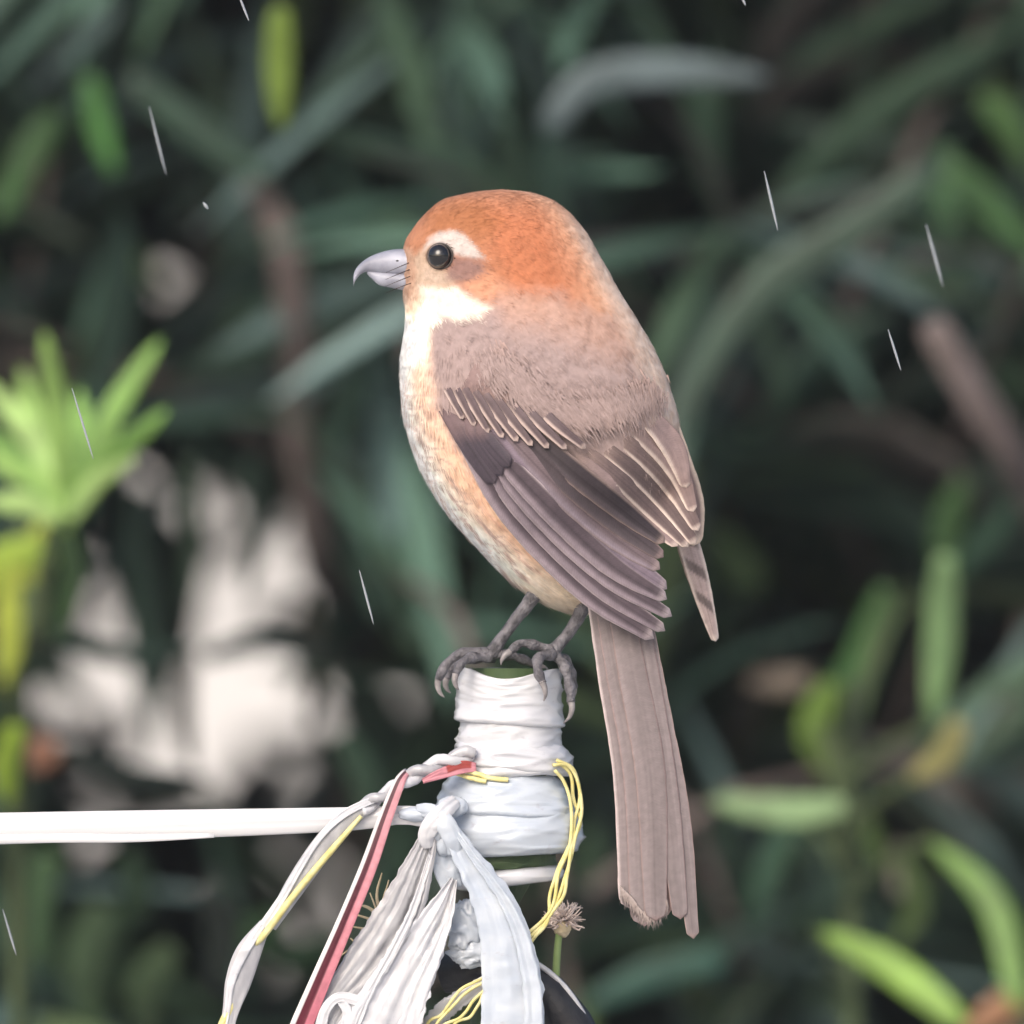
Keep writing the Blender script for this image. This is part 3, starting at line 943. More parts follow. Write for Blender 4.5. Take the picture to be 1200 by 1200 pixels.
# black hose behind the strips, dried flower, dry grass
hose = thing('black_hose', P(600, 1150, -30), 'black rubber hose curving out beside the post at the bottom', 'hose')
build('hose_tube', *tube([(520, 1140, -20), (570, 1132, -34), (620, 1150, -40), (655, 1182, -40), (690, 1240, -36), (722, 1330, -30), (760, 1700, -20), (770, 3400, -10), (800, 7940, 20)], [24, 26, 27, 27, 27, 27, 27, 27, 27], 160, 18), m_black, hose)
build('hose_seam', *tube([(570, 1106, -46), (622, 1124, -54), (664, 1158, -54), (700, 1215, -48)], [3, 3.4, 3.4, 3], 40, 8), m_film_grey, hose)
fl = thing('dried_flower', P(652, 1150, -20), 'fuzzy beige dried flower head on a green stem beside the post', 'flower')
build('stem', *tube([(648, 1400, -14), (651, 1200, -16), (652, 1130, -18), (656, 1085, -20)], [4, 4.5, 4.5, 4], 30, 8), mottled('pale_stem', (0.16, 0.24, 0.08), (0.25, 0.33, 0.14), 120, 0.6), fl)
pet = []
for i in range(220):
    a, b = rng.uniform(0, 2 * np.pi), rng.uniform(-0.4, 1.3)
    L0 = rng.uniform(6, 24)
    dx, dy, dd = math.cos(a) * math.cos(b), -math.sin(b), math.sin(a) * math.cos(b)
    p0 = np.array((660, 1078, -20.0)) + np.array((dx, dy, dd)) * 4
    p1 = p0 + np.array((dx, dy, dd)) * L0
    pm = (p0 + p1) / 2 + rng.normal(0, 3, 3)
    pet.append(tube([p0, pm, p1], [1.4, 1.3, 0.4], 5, 4))
tag(build('floret', *merge(pet), mottled('dry_floret', (0.5, 0.40, 0.36), (0.74, 0.64, 0.60), 300, 0.85), fl), kind='stuff')
build('calyx', *lump(659, 1086, -20, 9, 10, 9, 40.0, 0.25, 20, 12), m_straw, fl)
OFFS = -14
dg_ = thing('dry_sprig', P(470, 1150, -60), 'sprig of dry straw coloured twigs poking out left of the strips', 'sprig')
stalks = [[(500, 1150, -60), (470, 1100, -62), (448, 1045, -64)], [(480, 1115, -62), (455, 1092, -63), (425, 1084, -64)], [(478, 1110, -61), (462, 1068, -60), (470, 1030, -60)], [(462, 1095, -62), (442, 1100, -60), (412, 1120, -60)],
          [(458, 1070, -63), (445, 1062, -64), (438, 1060, -66)], [(490, 1130, -60), (450, 1120, -58), (425, 1098, -58)], [(470, 1090, -62), (452, 1078, -62), (430, 1070, -60)], [(466, 1085, -60), (456, 1050, -58), (462, 1022, -56)]]
for s_ in stalks:
    build('twig', *tube([(a_ + OFFS, b_2, c_2) for a_, b_2, c_2 in s_], [2.4, 2.0, 0.8], 14, 6, 0.3, 5), m_straw, dg_)

# ------------------------------------------------------------------ the bird
LY = [222, 224, 227, 233, 240, 247, 255, 263, 272, 281, 290, 300, 320, 345, 365, 385, 400, 430, 470, 500, 530, 560, 590, 620, 650, 670, 690, 705, 714, 719]
LX = [586, 562, 545, 521, 510, 502, 494, 487, 481, 476, 473, 472, 472, 473, 475, 474, 472, 469, 470, 475, 484, 497, 515, 538, 566, 585, 608, 632, 652, 668]
RY = [222, 224, 227, 233, 240, 250, 262, 280, 300, 320, 345, 380, 420, 460, 500, 550, 600, 640, 680, 705, 714, 719]
RX = [590, 612, 627, 644, 656, 668, 679, 692, 703, 714, 728, 750, 772, 787, 796, 795, 782, 760, 728, 704, 692, 680]
HY = [222, 224, 228, 235, 245, 260, 280, 300, 330, 350, 380, 420, 460, 500, 550, 600, 640, 680, 705, 714, 719]
HH = [2, 16, 28, 42, 54, 65, 72, 75, 77, 82, 97, 116, 129, 134, 130, 115, 92, 62, 38, 22, 3]
BLx = lambda y: pchip(LY, LX, y)
BRx = lambda y: pchip(RY, RX, y)
BHh = lambda y: pchip(HY, HH, y)


def body_depth(X, Y):
    """front surface depth of the body at photo pixels"""
    Yc = np.clip(Y, 222, 719)
    l, r, h = BLx(Yc), BRx(Yc), BHh(Yc)
    u = np.clip((X - (l + r) / 2) / ((r - l) / 2), -1, 1)
    return -h * np.sqrt(1 - u * u)


EYE = (516.0, 301.0)
RUF, RUFB = lin(196, 136, 104), lin(204, 128, 92)


def body_color(X, Y, U):
    """plumage colour at photo pixels; U -1..1 across the body"""
    n1 = vnoise(X, Y, 22, 3.0)
    n2 = vnoise(X, Y, 7, 8.0)
    Xn, Yn = X + 5 * n1 + 2 * n2, Y + 5 * n1 + 3 * n2
    shp = X.shape + (3,)

    def lay(base, colr, m):
        return base * (1 - m[..., None]) + np.asarray(colr) * m[..., None]
    back = lin(171, 150, 147)
    c = np.broadcast_to(back, shp).copy()
    c = lay(c, lin(184, 161, 155), sstep(620, 760, Xn) * 0.7)
    c = lay(c, lin(160, 141, 138), soft([(560, 400), (660, 430), (700, 500), (620, 520), (560, 470)], Xn, Yn, 40) * 0.6)
    # underparts on the left
    edge = np.interp(Y, [370, 400, 440, 480, 520, 560, 600, 650, 700, 730], [505, 503, 506, 513, 532, 556, 590, 650, 720, 780])
    und = 1 - sstep(-9, 9, Xn - edge)
    und = und * sstep(345, 362, Y)
    w = (X - BLx(np.clip(Y, 222, 719))) / np.maximum(edge - BLx(np.clip(Y, 222, 719)), 8)
    buff = lin(228, 194, 172)
    buff = np.broadcast_to(buff, shp).copy()
    buff = lay(buff, lin(230, 172, 134), soft([(515, 470), (560, 540), (640, 640), (620, 660), (560, 610), (520, 560)], Xn, Yn, 34) * 0.5)
    buff = lay(buff, lin(240, 230, 226), 1 - sstep(0.02, 0.66, w + 0.1 * n1))
    buff = lay(buff, lin(230, 202, 178), sstep(640, 700, Yn) * 0.8)
    # fine scalloping down the breast
    ph = (Y * 0.80 - X * 0.42) / 12.5 * 2 * np.pi + 2.2 * np.sin((X * 0.8 + Y * 0.45) / 8.0) + 3 * n1
    sc = sstep(0.35, 0.95, np.sin(ph)) * soft([(464, 440), (500, 450), (520, 520), (560, 590), (620, 660), (600, 690), (540, 660), (480, 560), (460, 490)], X, Y, 16)
    buff = lay(buff, lin(150, 128, 121), sc * 0.75)
    c = c * (1 - und[..., None]) + buff * und[..., None]
    # rufous cap and nape fading into the back
    head = 1 - sstep(-1, 1, (Yn + 8 * n1 - np.interp(X, [470, 560, 600, 660, 720, 780], [336, 352, 354, 358, 380, 410])) / 30)
    hc = np.broadcast_to(RUF, shp).copy()
    hc = lay(hc, RUFB, soft([(560, 245), (640, 245), (690, 300), (690, 345), (600, 345), (575, 300)], Xn, Yn, 22) * 0.9)
    hc = lay(hc, lin(170, 108, 70), soft([(500, 248), (560, 236), (590, 262), (560, 282), (530, 272), (505, 276)], Xn, Yn, 14) * 0.75)
    hc = lay(hc, lin(236, 184, 152), sstep(0.4, 0.97, U) * 0.9)  # edge highlight painted into the right side of the cap
    streak = sstep(0.2, 0.7, vnoise(X * 0.4 + Y * 0.9, X * 1.2 - Y * 0.4, 6, 5.0))
    hc = lay(hc, hc * 0.72, streak * 0.45 * sstep(600, 480, X))
    c = c * (1 - head[..., None]) + hc * head[..., None]
    nape = sstep(-30, 0, Yn - np.interp(X, [560, 640, 720], [348, 362, 392])) * (1 - sstep(0, 55, Yn - np.interp(X, [560, 640, 720], [348, 362, 392]))) * sstep(570, 600, X)
    c = lay(c, lin(200, 160, 142), nape * 0.75)
    # white throat and malar
    thr = soft([(473, 345), (492, 334), (530, 336), (556, 350), (578, 362), (560, 371), (520, 374), (505, 385), (498, 420), (466, 430), (466, 380)], Xn, Yn, 6)
    c = lay(c, lin(246, 236, 222), thr)
    c = lay(c, lin(224, 186, 158), soft([(474, 336), (492, 334), (496, 350), (486, 372), (476, 370)], Xn, Yn, 6) * 0.8)
    # face: pale lores, white brow, brown mask
    c = lay(c, lin(206, 178, 156), soft([(476, 300), (500, 288), (520, 318), (540, 326), (528, 338), (486, 336)], Xn, Yn, 7))
    c = lay(c, lin(216, 204, 198), soft([(497, 294), (502, 281), (514, 273), (532, 271), (546, 278), (558, 292), (567, 304), (550, 303), (534, 300), (525, 290), (508, 288)], X + 2 * n2, Y + 2 * n2, 4))
    c = lay(c, lin(214, 190, 172), soft([(498, 310), (512, 320), (528, 318), (534, 326), (512, 334), (496, 326)], X, Y, 6) * 0.8)
    c = lay(c, lin(152, 120, 114), soft([(522, 308), (534, 303), (548, 303), (565, 307), (568, 320), (556, 329), (540, 333), (524, 328)], X + 4 * n2, Y + 4 * n2, 7) * 0.92)
    c = lay(c, lin(120, 86, 74), soft([(497, 299), (503, 294), (506, 304), (500, 307)], X, Y, 3) * 0.7)
    c = lay(c, lin(220, 160, 128), soft([(545, 334), (575, 320), (592, 340), (570, 356), (552, 348)], Xn, Yn, 9) * 0.8)
    # hind mantle: pale fringes where it meets the tertials
    c = lay(c, lin(206, 178, 162), soft([(740, 390), (800, 430), (800, 540), (770, 545), (750, 520), (775, 480)], Xn, Yn, 14) * 0.7)
    c *= (1 + 0.05 * n1 + 0.03 * n2)[..., None]
    c = lay(c, lin(206, 166, 142), soft([(468, 290), (482, 292), (488, 316), (484, 345), (468, 345)], X, Y, 4) * 0.9)
    c = lay(c, lin(40, 30, 28), 1 - sstep(14.5, 17.5, np.hypot(X - EYE[0], Y - EYE[1])))
    rimlit = sstep(0.72, 1.0, U) * (1 - sstep(540, 600, Y)) * sstep(235, 280, Y)  # rim light painted into the plumage colour down the right edge
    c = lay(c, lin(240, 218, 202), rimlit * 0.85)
    return np.clip(c * (0.86 + 0.30 * und)[..., None], 0.004, 0.84)


bird = thing('bird', P(600, 782, -12), 'small plump bird with rufous head and grey-brown back perched on the wrapped post', 'bird')
m_plume = attr_mat('plumage', 0.8, 0.15, 0.10, 700, 0.0, sheen=0.12)
m_feather = attr_mat('flight_feather', 0.6, 0.25, 0.10, 600, 0.0, barbs=True)
nr, nc = 230, 220
tt = np.linspace(0, 1, nr)
rows = 222 + (719 - 222) * (0.5 - 0.5 * np.cos(np.pi * tt)) * 0.35 + (719 - 222) * tt * 0.65
rows[0], rows[-1] = 222.02, 718.98
ang = np.linspace(0, 2 * np.pi, nc, endpoint=False)
U = np.cos(ang)
l, r, h = BLx(rows), BRx(rows), BHh(rows)
X = (l + r)[:, None] / 2 + (r - l)[:, None] / 2 * U[None]
Yp = np.repeat(rows[:, None], nc, 1)
Dp = -h[:, None] * np.sin(ang)[None]
bumps = np.array([0.9 * mnoise.noise((x / 16, y / 16, d / 16)) + 0.5 * mnoise.noise((x / 7, y / 7, d / 7)) for x, y, d in zip(X.ravel(), Yp.ravel(), Dp.ravel())]).reshape(X.shape)
cenx = ((l + r) / 2)[:, None]
rad = np.hypot(X - cenx, Dp) + 1e-6
k_ = 1 + bumps * 1.1 / np.maximum(rad, 8)
BX, BD = cenx + (X - cenx) * k_, Dp * k_
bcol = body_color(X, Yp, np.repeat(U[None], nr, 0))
bv = PA(np.stack([BX.ravel(), Yp.ravel(), BD.ravel()], 1))
idx = np.arange(nr * nc).reshape(nr, nc)
nx_ = np.roll(idx, -1, 1)
bf = np.stack([idx[:-1].ravel(), nx_[:-1].ravel(), nx_[1:].ravel(), idx[1:].ravel()], 1)
cap0, cap1 = len(bv), len(bv) + 1
bv = np.vstack([bv, P(588, 221.6, 0), P(674, 719.4, 0)])
bfl = [tuple(q) for q in bf] + [(cap0, int(nx_[0, j]), int(idx[0, j])) for j in range(nc)] + [(cap1, int(idx[-1, j]), int(nx_[-1, j])) for j in range(nc)]
bc = np.vstack([bcol.reshape(-1, 3), bcol[0, 0], bcol[-1, 0]])
body = build('body', bv, bfl, m_plume, bird, cols=bc)

# soft contour-feather barbs lying over the body
NB = 70000
pick_r = rng.uniform(0, nr - 1.001, NB * 2)
i0 = pick_r.astype(int)
wgt = h[i0] * (r - l)[i0]
okp = rng.uniform(0, 1, NB * 2) < np.sqrt(np.maximum(h[i0], 3) / 134)
i0 = i0[okp][:NB]
fr = (pick_r[okp][:NB] - i0)[:, None]
j0 = rng.integers(0, nc, len(i0))
Pg = np.stack([BX, Yp, BD], 2)
pos = Pg[i0, j0] * (1 - fr) + Pg[np.minimum(i0 + 1, nr - 1), j0] * fr
dU = Pg[i0, (j0 + 1) % nc] - Pg[i0, (j0 - 1) % nc]
dV = Pg[np.minimum(i0 + 1, nr - 1), j0] - Pg[np.maximum(i0 - 1, 0), j0]
nrm = np.cross(dU, dV)
nrm /= np.linalg.norm(nrm, axis=1)[:, None] + 1e-9
outw = np.stack([pos[:, 0] - ((l + r) / 2)[i0], (pos[:, 1] - 470) * 0.4, pos[:, 2]], 1)
nrm *= np.sign((nrm * outw).sum(1))[:, None]
ctrl = np.array([(490, 290, 0.9, -0.35), (520, 240, 0.9, -0.35), (590, 225, 1, 0), (660, 250, 0.75, 0.65), (560, 320, 0.95, 0.3), (640, 320, 0.75, 0.65), (480, 350, 0.15, 1), (520, 355, 0.8, 0.6), (475, 430, 0.05, 1), (480, 500, 0.2, 1),
                 (520, 580, 0.5, 0.85), (600, 660, 0.75, 0.65), (660, 705, 0.85, 0.5), (600, 420, 0.5, 0.85), (700, 420, 0.45, 0.9), (770, 460, 0.25, 1), (650, 500, 0.65, 0.75), (780, 560, 0.15, 1)], float)


def barbs(pos, nrm, colr, parent, lift=1.0, lscale=1.0):
    """fine overlapping barbs rooted at pos (pixels), lying along the lie of the plumage"""
    dd2 = ((pos[:, None, 0] - ctrl[None, :, 0]) ** 2 + (pos[:, None, 1] - ctrl[None, :, 1]) ** 2) + 60
    wts = 1 / dd2 ** 1.6
    fl2 = (wts[:, :, None] * ctrl[None, :, 2:]).sum(1)
    cl = vnoise(pos[:, 0], pos[:, 1] + pos[:, 2] * 0.7, 9, 12.0)
    ca_, sa_ = np.cos(cl * 0.55), np.sin(cl * 0.55)
    fl2 = np.stack([fl2[:, 0] * ca_ - fl2[:, 1] * sa_, fl2[:, 0] * sa_ + fl2[:, 1] * ca_], 1)
    fl2 += rng.normal(0, 0.10, fl2.shape) * np.linalg.norm(fl2, axis=1)[:, None]
    colr = colr * (1 + 0.16 * 0.45 * vnoise(pos[:, 0] * 0.8, pos[:, 1] + pos[:, 2] * 0.5, 6, 21.0))[:, None]
    flow = np.stack([fl2[:, 0], fl2[:, 1], np.zeros(len(fl2))], 1)
    flow -= (flow * nrm).sum(1)[:, None] * nrm
    flow /= np.linalg.norm(flow, axis=1)[:, None] + 1e-9
    sidev = np.cross(flow, nrm)
    Ln = np.interp(pos[:, 1], [222, 330, 420, 600, 719], [6, 9, 14, 16, 20]) * rng.uniform(0.6, 1.3, len(pos)) * lscale
    Ln *= np.where(np.hypot(pos[:, 0] - EYE[0], pos[:, 1] - EYE[1]) < 50, 0.6, 1)
    liftv = (rng.uniform(0.2, 0.8, len(pos)) + 0.4 * np.maximum(cl, 0)) * np.interp(pos[:, 1], [222, 260, 400, 719], [2.0, 1.2, 1.0, 1.4]) * lift * np.where((pos[:, 1] > 330) & (pos[:, 0] > 500) & (pos[:, 1] < 560), 0.5, 1.0)
    wd = rng.uniform(0.7, 1.5, len(pos))
    ok = np.hypot(pos[:, 0] + flow[:, 0] * Ln - EYE[0], pos[:, 1] + flow[:, 1] * Ln - EYE[1]) > 16
    ok &= np.hypot(pos[:, 0] - EYE[0], pos[:, 1] - EYE[1]) > 15
    pos, flow, sidev, nrm, Ln, liftv, wd, colr = [a[ok] for a in (pos, flow, sidev, nrm, Ln, liftv, wd, colr)]
    a0 = pos - sidev * wd[:, None] - nrm * 0.4
    a1 = pos + sidev * wd[:, None] - nrm * 0.4
    a2 = pos + flow * Ln[:, None] + nrm * liftv[:, None]
    pc = colr * rng.uniform(0.9, 1.1, (len(pos), 1))
    tv = PA(np.stack([a0, a1, a2], 1).reshape(-1, 3))
    tf = np.arange(len(tv)).reshape(-1, 3)
    nw = np.stack([nrm[:, 0], nrm[:, 2], -nrm[:, 1]], 1)
    o = build('plumage', tv, tf, m_plume, parent, cols=np.repeat(pc, 3, 0), normals=np.repeat(nw, 3, 0))
    return tag(o, kind='stuff')


yc = np.clip(pos[:, 1], 222, 719)
Uq = np.clip((pos[:, 0] - (BLx(yc) + BRx(yc)) / 2) / ((BRx(yc) - BLx(yc)) / 2), -1, 1)
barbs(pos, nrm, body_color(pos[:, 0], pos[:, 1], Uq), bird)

# eye
m_eye, nt, b_ = new_mat('eye_gloss')
b_.inputs['Base Color'].default_value = (0.006, 0.005, 0.006, 1)
b_.inputs['Roughness'].default_value = 0.08
b_.inputs['Coat Weight'].default_value = 0.6
m_lid = mottled('eye_skin', (0.03, 0.025, 0.022), (0.07, 0.055, 0.05), 600, 0.6)
for sgn in (1, -1):
    de = float(body_depth(np.array([EYE[0] + 5]), np.array([EYE[1]]))[0])
    build('eye', *lump(EYE[0], EYE[1], sgn * (de + 4), 14.8, 14.8, 15, 0, 0.0, 40, 24), m_eye, bird)
    qa = np.linspace(0, 2 * np.pi, 25)
    ex, ey = EYE[0] + 14.5 * np.cos(qa), EYE[1] + 14.5 * np.sin(qa)
    ring = np.stack([ex, ey, sgn * (body_depth(ex, ey) - 0.3)], 1)
    build('eyelid', *tube(ring, np.full(25, 1.2), 60, 7), m_lid, bird)

# beak: hooked upper half and lower half
m_beak = mottled('horn', (0.22, 0.225, 0.28), (0.40, 0.41, 0.49), 170, 0.35, 0.08, 900)


def beak_half(secs):
    """sections: x, top, bottom, half depth"""
    q = catmull(np.array(secs, float), 26)
    k = 18
    th = np.linspace(0, 2 * np.pi, k, endpoint=False)
    V, F = [], []
    for i in range(len(q)):
        x, t, b, hd = q[i]
        for j in range(k):
            V.append(P(x, (t + b) / 2 - (b - t) / 2 * math.sin(th[j]), hd * math.cos(th[j])))
    n = len(q)
    F = [(i * k + j, i * k + (j + 1) % k, (i + 1) * k + (j + 1) % k, (i + 1) * k + j) for i in range(n - 1) for j in range(k)]
    F += [tuple(range(k)), tuple((n - 1) * k + j for j in range(k - 1, -1, -1))]
    return np.array(V), F


build('upper_beak', *beak_half([(492, 292, 326, 26), (478, 291.5, 325, 22), (462, 292, 323, 17), (448, 295, 321, 13), (437, 299, 319, 10), (428, 304, 319, 7.5), (421, 310, 323, 5.5), (416.5, 316, 329, 3.8), (414.2, 323, 334, 2.2), (414.6, 331, 335.5, 0.8)]), m_beak, bird)
build('lower_beak', *beak_half([(490, 318, 343, 22), (478, 318, 341.5, 18), (466, 318, 339, 14), (454, 318, 336.5, 11), (444, 317.5, 334, 8), (436, 317, 327, 5), (430, 316.5, 321, 2)]), m_beak, bird)
build('nostril', *lump(466.5, 306, -16.6, 2.8, 1.5, 1.8, 3, 0.05, 14, 8), m_black, bird)
m_bristle = mottled('bristle', (0.03, 0.025, 0.022), (0.07, 0.05, 0.04), 400, 0.7)
for k in range(4):
    y0 = 308 + k * 8
    build('bristle', *tube([(480 + k * 0.6, y0, -26 - k), (466, y0 + 6, -30 - k), (452, y0 + 12, -31 - k)], [0.6, 0.45, 0.2], 8, 4), m_bristle, bird)

# ---- wing and tail feathers
cp = np.array([(498, 380, 0), (500, 420, 0), (504, 460, 0), (520, 510, 0), (548, 552, 0), (580, 590, 0), (620, 630, 0), (600, 400, 0), (660, 400, 0), (740, 420, 0), (560, 450, 0), (620, 480, 0), (680, 500, 0), (740, 500, 0), (785, 500, 0),
               (600, 540, 0), (660, 560, 0), (720, 570, 0), (780, 580, 0), (640, 600, 0), (700, 620, 0)], float)
cp[:, 2] = body_depth(cp[:, 0], cp[:, 1])
cp = np.vstack([cp, [(700, 690, -88), (740, 700, -84), (765, 745, -70), (783, 725, -70), (790, 650, -78), (822, 640, -62), (805, 560, -50), (830, 700, -20), (840, 752, -6)]])


def rbf_fit(p):
    d = np.hypot(p[:, None, 0] - p[None, :, 0], p[:, None, 1] - p[None, :, 1])
    K = d + np.eye(len(p)) * 3.0
    A = np.zeros((len(p) + 3, len(p) + 3))
    A[:-3, :-3] = K
    A[:-3, -3:] = np.column_stack([np.ones(len(p)), p[:, :2]])
    A[-3:, :-3] = A[:-3, -3:].T
    return np.linalg.solve(A, np.concatenate([p[:, 2], np.zeros(3)]))


cw = rbf_fit(cp)


def wing_depth(x, y):
    x, y = np.asarray(x, float), np.asarray(y, float)
    d = np.hypot(x[..., None] - cp[:, 0], y[..., None] - cp[:, 1])
    return d @ cw[:-3] + cw[-3] + cw[-2] * x + cw[-1] * y


def feather(parent, path, widths, off0, off1, dark, pale, edge=0.2, both=True, name='feather', depth=None, rachis=0.75, tip=0.35, arch=2.5, basecol=None, basefade=0.4, mid=None, n=44, k=15, ramp=0.3, ragged=0.02, seed=0, side=1, barred=0):
    """path px,py ; widths px at the path points; off px in front of the wing surface"""
    pr = np.column_stack([np.asarray(path, float), np.asarray(widths, float)])
    q = catmull(pr, n)
    a = np.linspace(-1, 1, k)
    T = np.gradient(q[:, :2], axis=0)
    T /= np.linalg.norm(T, axis=1)[:, None]
    Nn = np.stack([-T[:, 1], T[:, 0]], 1)
    t = np.linspace(0, 1, n)
    length = np.linalg.norm(np.diff(q[:, :2], axis=0), axis=1).sum()
    w = q[:, 2] * 0.5
    # rounded tip
    endl = np.clip((1 - t) * length / (q[-1, 2] * 0.6 + 1e-6), 0, 1)
    w = w * np.sqrt(1 - (1 - endl) ** 2 + 1e-4)
    V, C, UV = [], [], []
    for i in range(n):
        off = off0 + (off1 - off0) * float(sstep(0, ramp, np.array(t[i])))
        for j in range(k):
            rg = 1 + ragged * mnoise.noise((i * 0.5, a[j] * 2, seed + 1.5)) * (abs(a[j]) > 0.9) * 2
            x = q[i, 0] + Nn[i, 0] * a[j] * w[i] * rg
            y = q[i, 1] + Nn[i, 1] * a[j] * w[i] * rg
            V.append((x, y, 0.0, off + arch * (1 - a[j] ** 2)))
            e = abs(a[j]) if both else max(0.0, a[j] * side)
            pe = float(sstep(1 - edge * 1.7, 1 - edge * 0.3, np.array(e)))
            pe = max(pe, float(sstep(1 - tip * 0.16, 1 - tip * 0.04, np.array(t[i]))) if tip else 0)
            col = np.array(dark) * (1 - pe) + np.array(pale) * pe
            if mid is not None:
                mm = float(sstep(0.15, 0.7, np.array(a[j] * side)))
                col = col * (1 - mm * (1 - pe)) + np.array(mid) * mm * (1 - pe)
            if abs(a[j]) < 0.08:
                col = col * rachis
            if barred:
                bb = float(sstep(0.2, 0.6, np.array(math.sin(t[i] * barred + a[j] * 2.2))))
                col = col * (1 - 0.62 * bb * (1 - pe) * float(t[i] < 0.82))
            if basecol is not None:
                bfv = 1 - float(sstep(basefade * 0.45, basefade, np.array(t[i] + 0.06 * mnoise.noise((a[j] * 4, seed, 2.0)))))
                col = col * (1 - bfv) + np.array(basecol) * bfv
            C.append(col * np.array((0.90, 0.97, 1.04)) * (1 + 0.12 * mnoise.noise((i * 0.12, a[j] * 5, seed + 3.3)) + 0.14 * mnoise.noise((i * 0.05, a[j] * 11, seed + 7.7))))
            UV.append((a[j] * 3, t[i] * length * 0.11 - abs(a[j]) * 1.2))
    V = np.array(V)
    base = wing_depth(V[:, 0], V[:, 1]) if depth is None else depth(V[:, 0], V[:, 1])
    front = np.stack([V[:, 0], V[:, 1], base - V[:, 3]], 1)
    backs = front + np.array((0, 0, 1.1))
    vv = PA(np.vstack([front, backs]))
    m0 = n * k
    F = []
    for i in range(n - 1):
        for j in range(k - 1):
            q_ = (i * k + j, i * k + j + 1, (i + 1) * k + j + 1, (i + 1) * k + j)
            F.append(q_)
            F.append(tuple(m0 + z for z in q_[::-1]))
    rim_ = [j for j in range(k)] + [i * k + k - 1 for i in range(1, n)] + [(n - 1) * k + j for j in range(k - 2, -1, -1)] + [i * k for i in range(n - 2, 0, -1)]
    for z in range(len(rim_)):
        a_i, b_i = rim_[z], rim_[(z + 1) % len(rim_)]
        F.append((a_i, a_i + m0, b_i + m0, b_i))
    return build(name, vv, F, m_feather, parent, cols=np.vstack([C, C]), uvs=np.vstack([UV, UV]))


DK, DK2, MV, PE, LILAC = lin(86, 68, 70), lin(62, 52, 56), lin(126, 104, 102), lin(214, 178, 152), lin(136, 114, 118)

# the shoulder of the wing: one smooth pad of small coverts
outl = np.array([(498, 366), (499, 400), (502, 440), (513, 486), (532, 524), (556, 556), (582, 580), (612, 560), (650, 530), (640, 490), (610, 440), (575, 395), (540, 368), (515, 358)], float)
ol = catmull(np.vstack([outl, outl[:1]]), 120)[:-1]
cen = np.array((565, 465.0))
V, nring = [], 22


def pad_point(s_, pts):
    """the shoulder pad stands a little proud of the body and dives into it at its rim"""
    return wing_depth(pts[:, 0], pts[:, 1]) - (-10 + 14 * (1 - s_ ** 5))


def pad_col(xx, yy):
    nn1, nn2 = vnoise(xx, yy, 18, 4.0), vnoise(xx, yy, 6, 1.0)
    kk = sstep(-1, 1, ((xx - 500) * 0.75 - (yy - 400) * 0.28 - 30 + 10 * nn1 + 4 * nn2) / 34)[:, None]
    C = lin(132, 110, 110)[None] * (1 - kk) + lin(166, 141, 136)[None] * kk
    top = (1 - sstep(372, 412, yy + 8 * nn1))[:, None]
    C = C * (1 - top * 0.75) + lin(172, 147, 142)[None] * top * 0.75
    return C * (1 + 0.10 * nn1 + 0.05 * nn2)[:, None] * 0.86


for i in range(nring + 1):
    s_ = i / nring
    pts = cen + (ol - cen) * s_
    V.append(np.stack([pts[:, 0], pts[:, 1], pad_point(s_, pts)], 1))
V = np.vstack(V)
np_ = len(ol)
F = [(i * np_ + j, i * np_ + (j + 1) % np_, (i + 1) * np_ + (j + 1) % np_, (i + 1) * np_ + j) for i in range(nring) for j in range(np_)]
wing = build('wing', PA(V), F, m_plume, bird, cols=pad_col(V[:, 0], V[:, 1]))
nb = 16000
ss = np.sqrt(rng.uniform(0, 0.98, nb))
jj = rng.uniform(0, np_ - 1.001, nb)
oj = ol[jj.astype(int)] * (1 - jj % 1)[:, None] + ol[jj.astype(int) + 1] * (jj % 1)[:, None]
pp = cen + (oj - cen) * ss[:, None]
e_ = 2.0
dz = pad_point(ss, pp)
gxd = (wing_depth(pp[:, 0] + e_, pp[:, 1]) - wing_depth(pp[:, 0] - e_, pp[:, 1])) / (2 * e_)
gyd = (wing_depth(pp[:, 0], pp[:, 1] + e_) - wing_depth(pp[:, 0], pp[:, 1] - e_)) / (2 * e_)
pn = np.stack([gxd, gyd, -np.ones(nb)], 1)
pn /= np.linalg.norm(pn, axis=1)[:, None]
barbs(np.stack([pp[:, 0], pp[:, 1], dz], 1), pn, pad_col(pp[:, 0], pp[:, 1]), wing, 0.35, 0.6)

# primaries, lowest first
prim = [([(548, 522), (598, 600), (688, 694), (766, 748)], [20, 30, 27, 13], 3), ([(556, 520), (618, 602), (702, 686), (779, 739)], [20, 28, 25, 12], 5), ([(562, 518), (632, 600), (712, 675), (787, 722)], [20, 28, 25, 12], 7),
        ([(568, 516), (642, 594), (716, 662), (781, 702)], [20, 28, 27, 13], 9)]
for i, (p, w, o_) in enumerate(prim):
    feather(wing, p, w, 6, 6 + o_ * 0.7, lin(88, 74, 78), lin(178, 158, 156), 0.12, True, seed=i, side=1, mid=lin(146, 128, 132), ramp=0.4, arch=0.7)  # dark half of primaries and secondaries also paints their overlap shadow
sec = [([(574, 506), (648, 586), (720, 648), (781, 690)], [30, 40, 34, 14], 11, lin(128, 110, 118), lin(170, 150, 150)), ([(588, 504), (658, 576), (720, 630), (773, 667)], [26, 30, 27, 12], 13, lin(112, 94, 96), lin(160, 138, 134)),
       ([(602, 504), (670, 568), (728, 616), (777, 653)], [26, 30, 27, 12], 15, lin(74, 62, 64), lin(136, 114, 110)), ([(614, 504), (680, 560), (734, 602), (778, 636)], [24, 28, 25, 12], 17, lin(62, 52, 54), lin(150, 126, 116))]
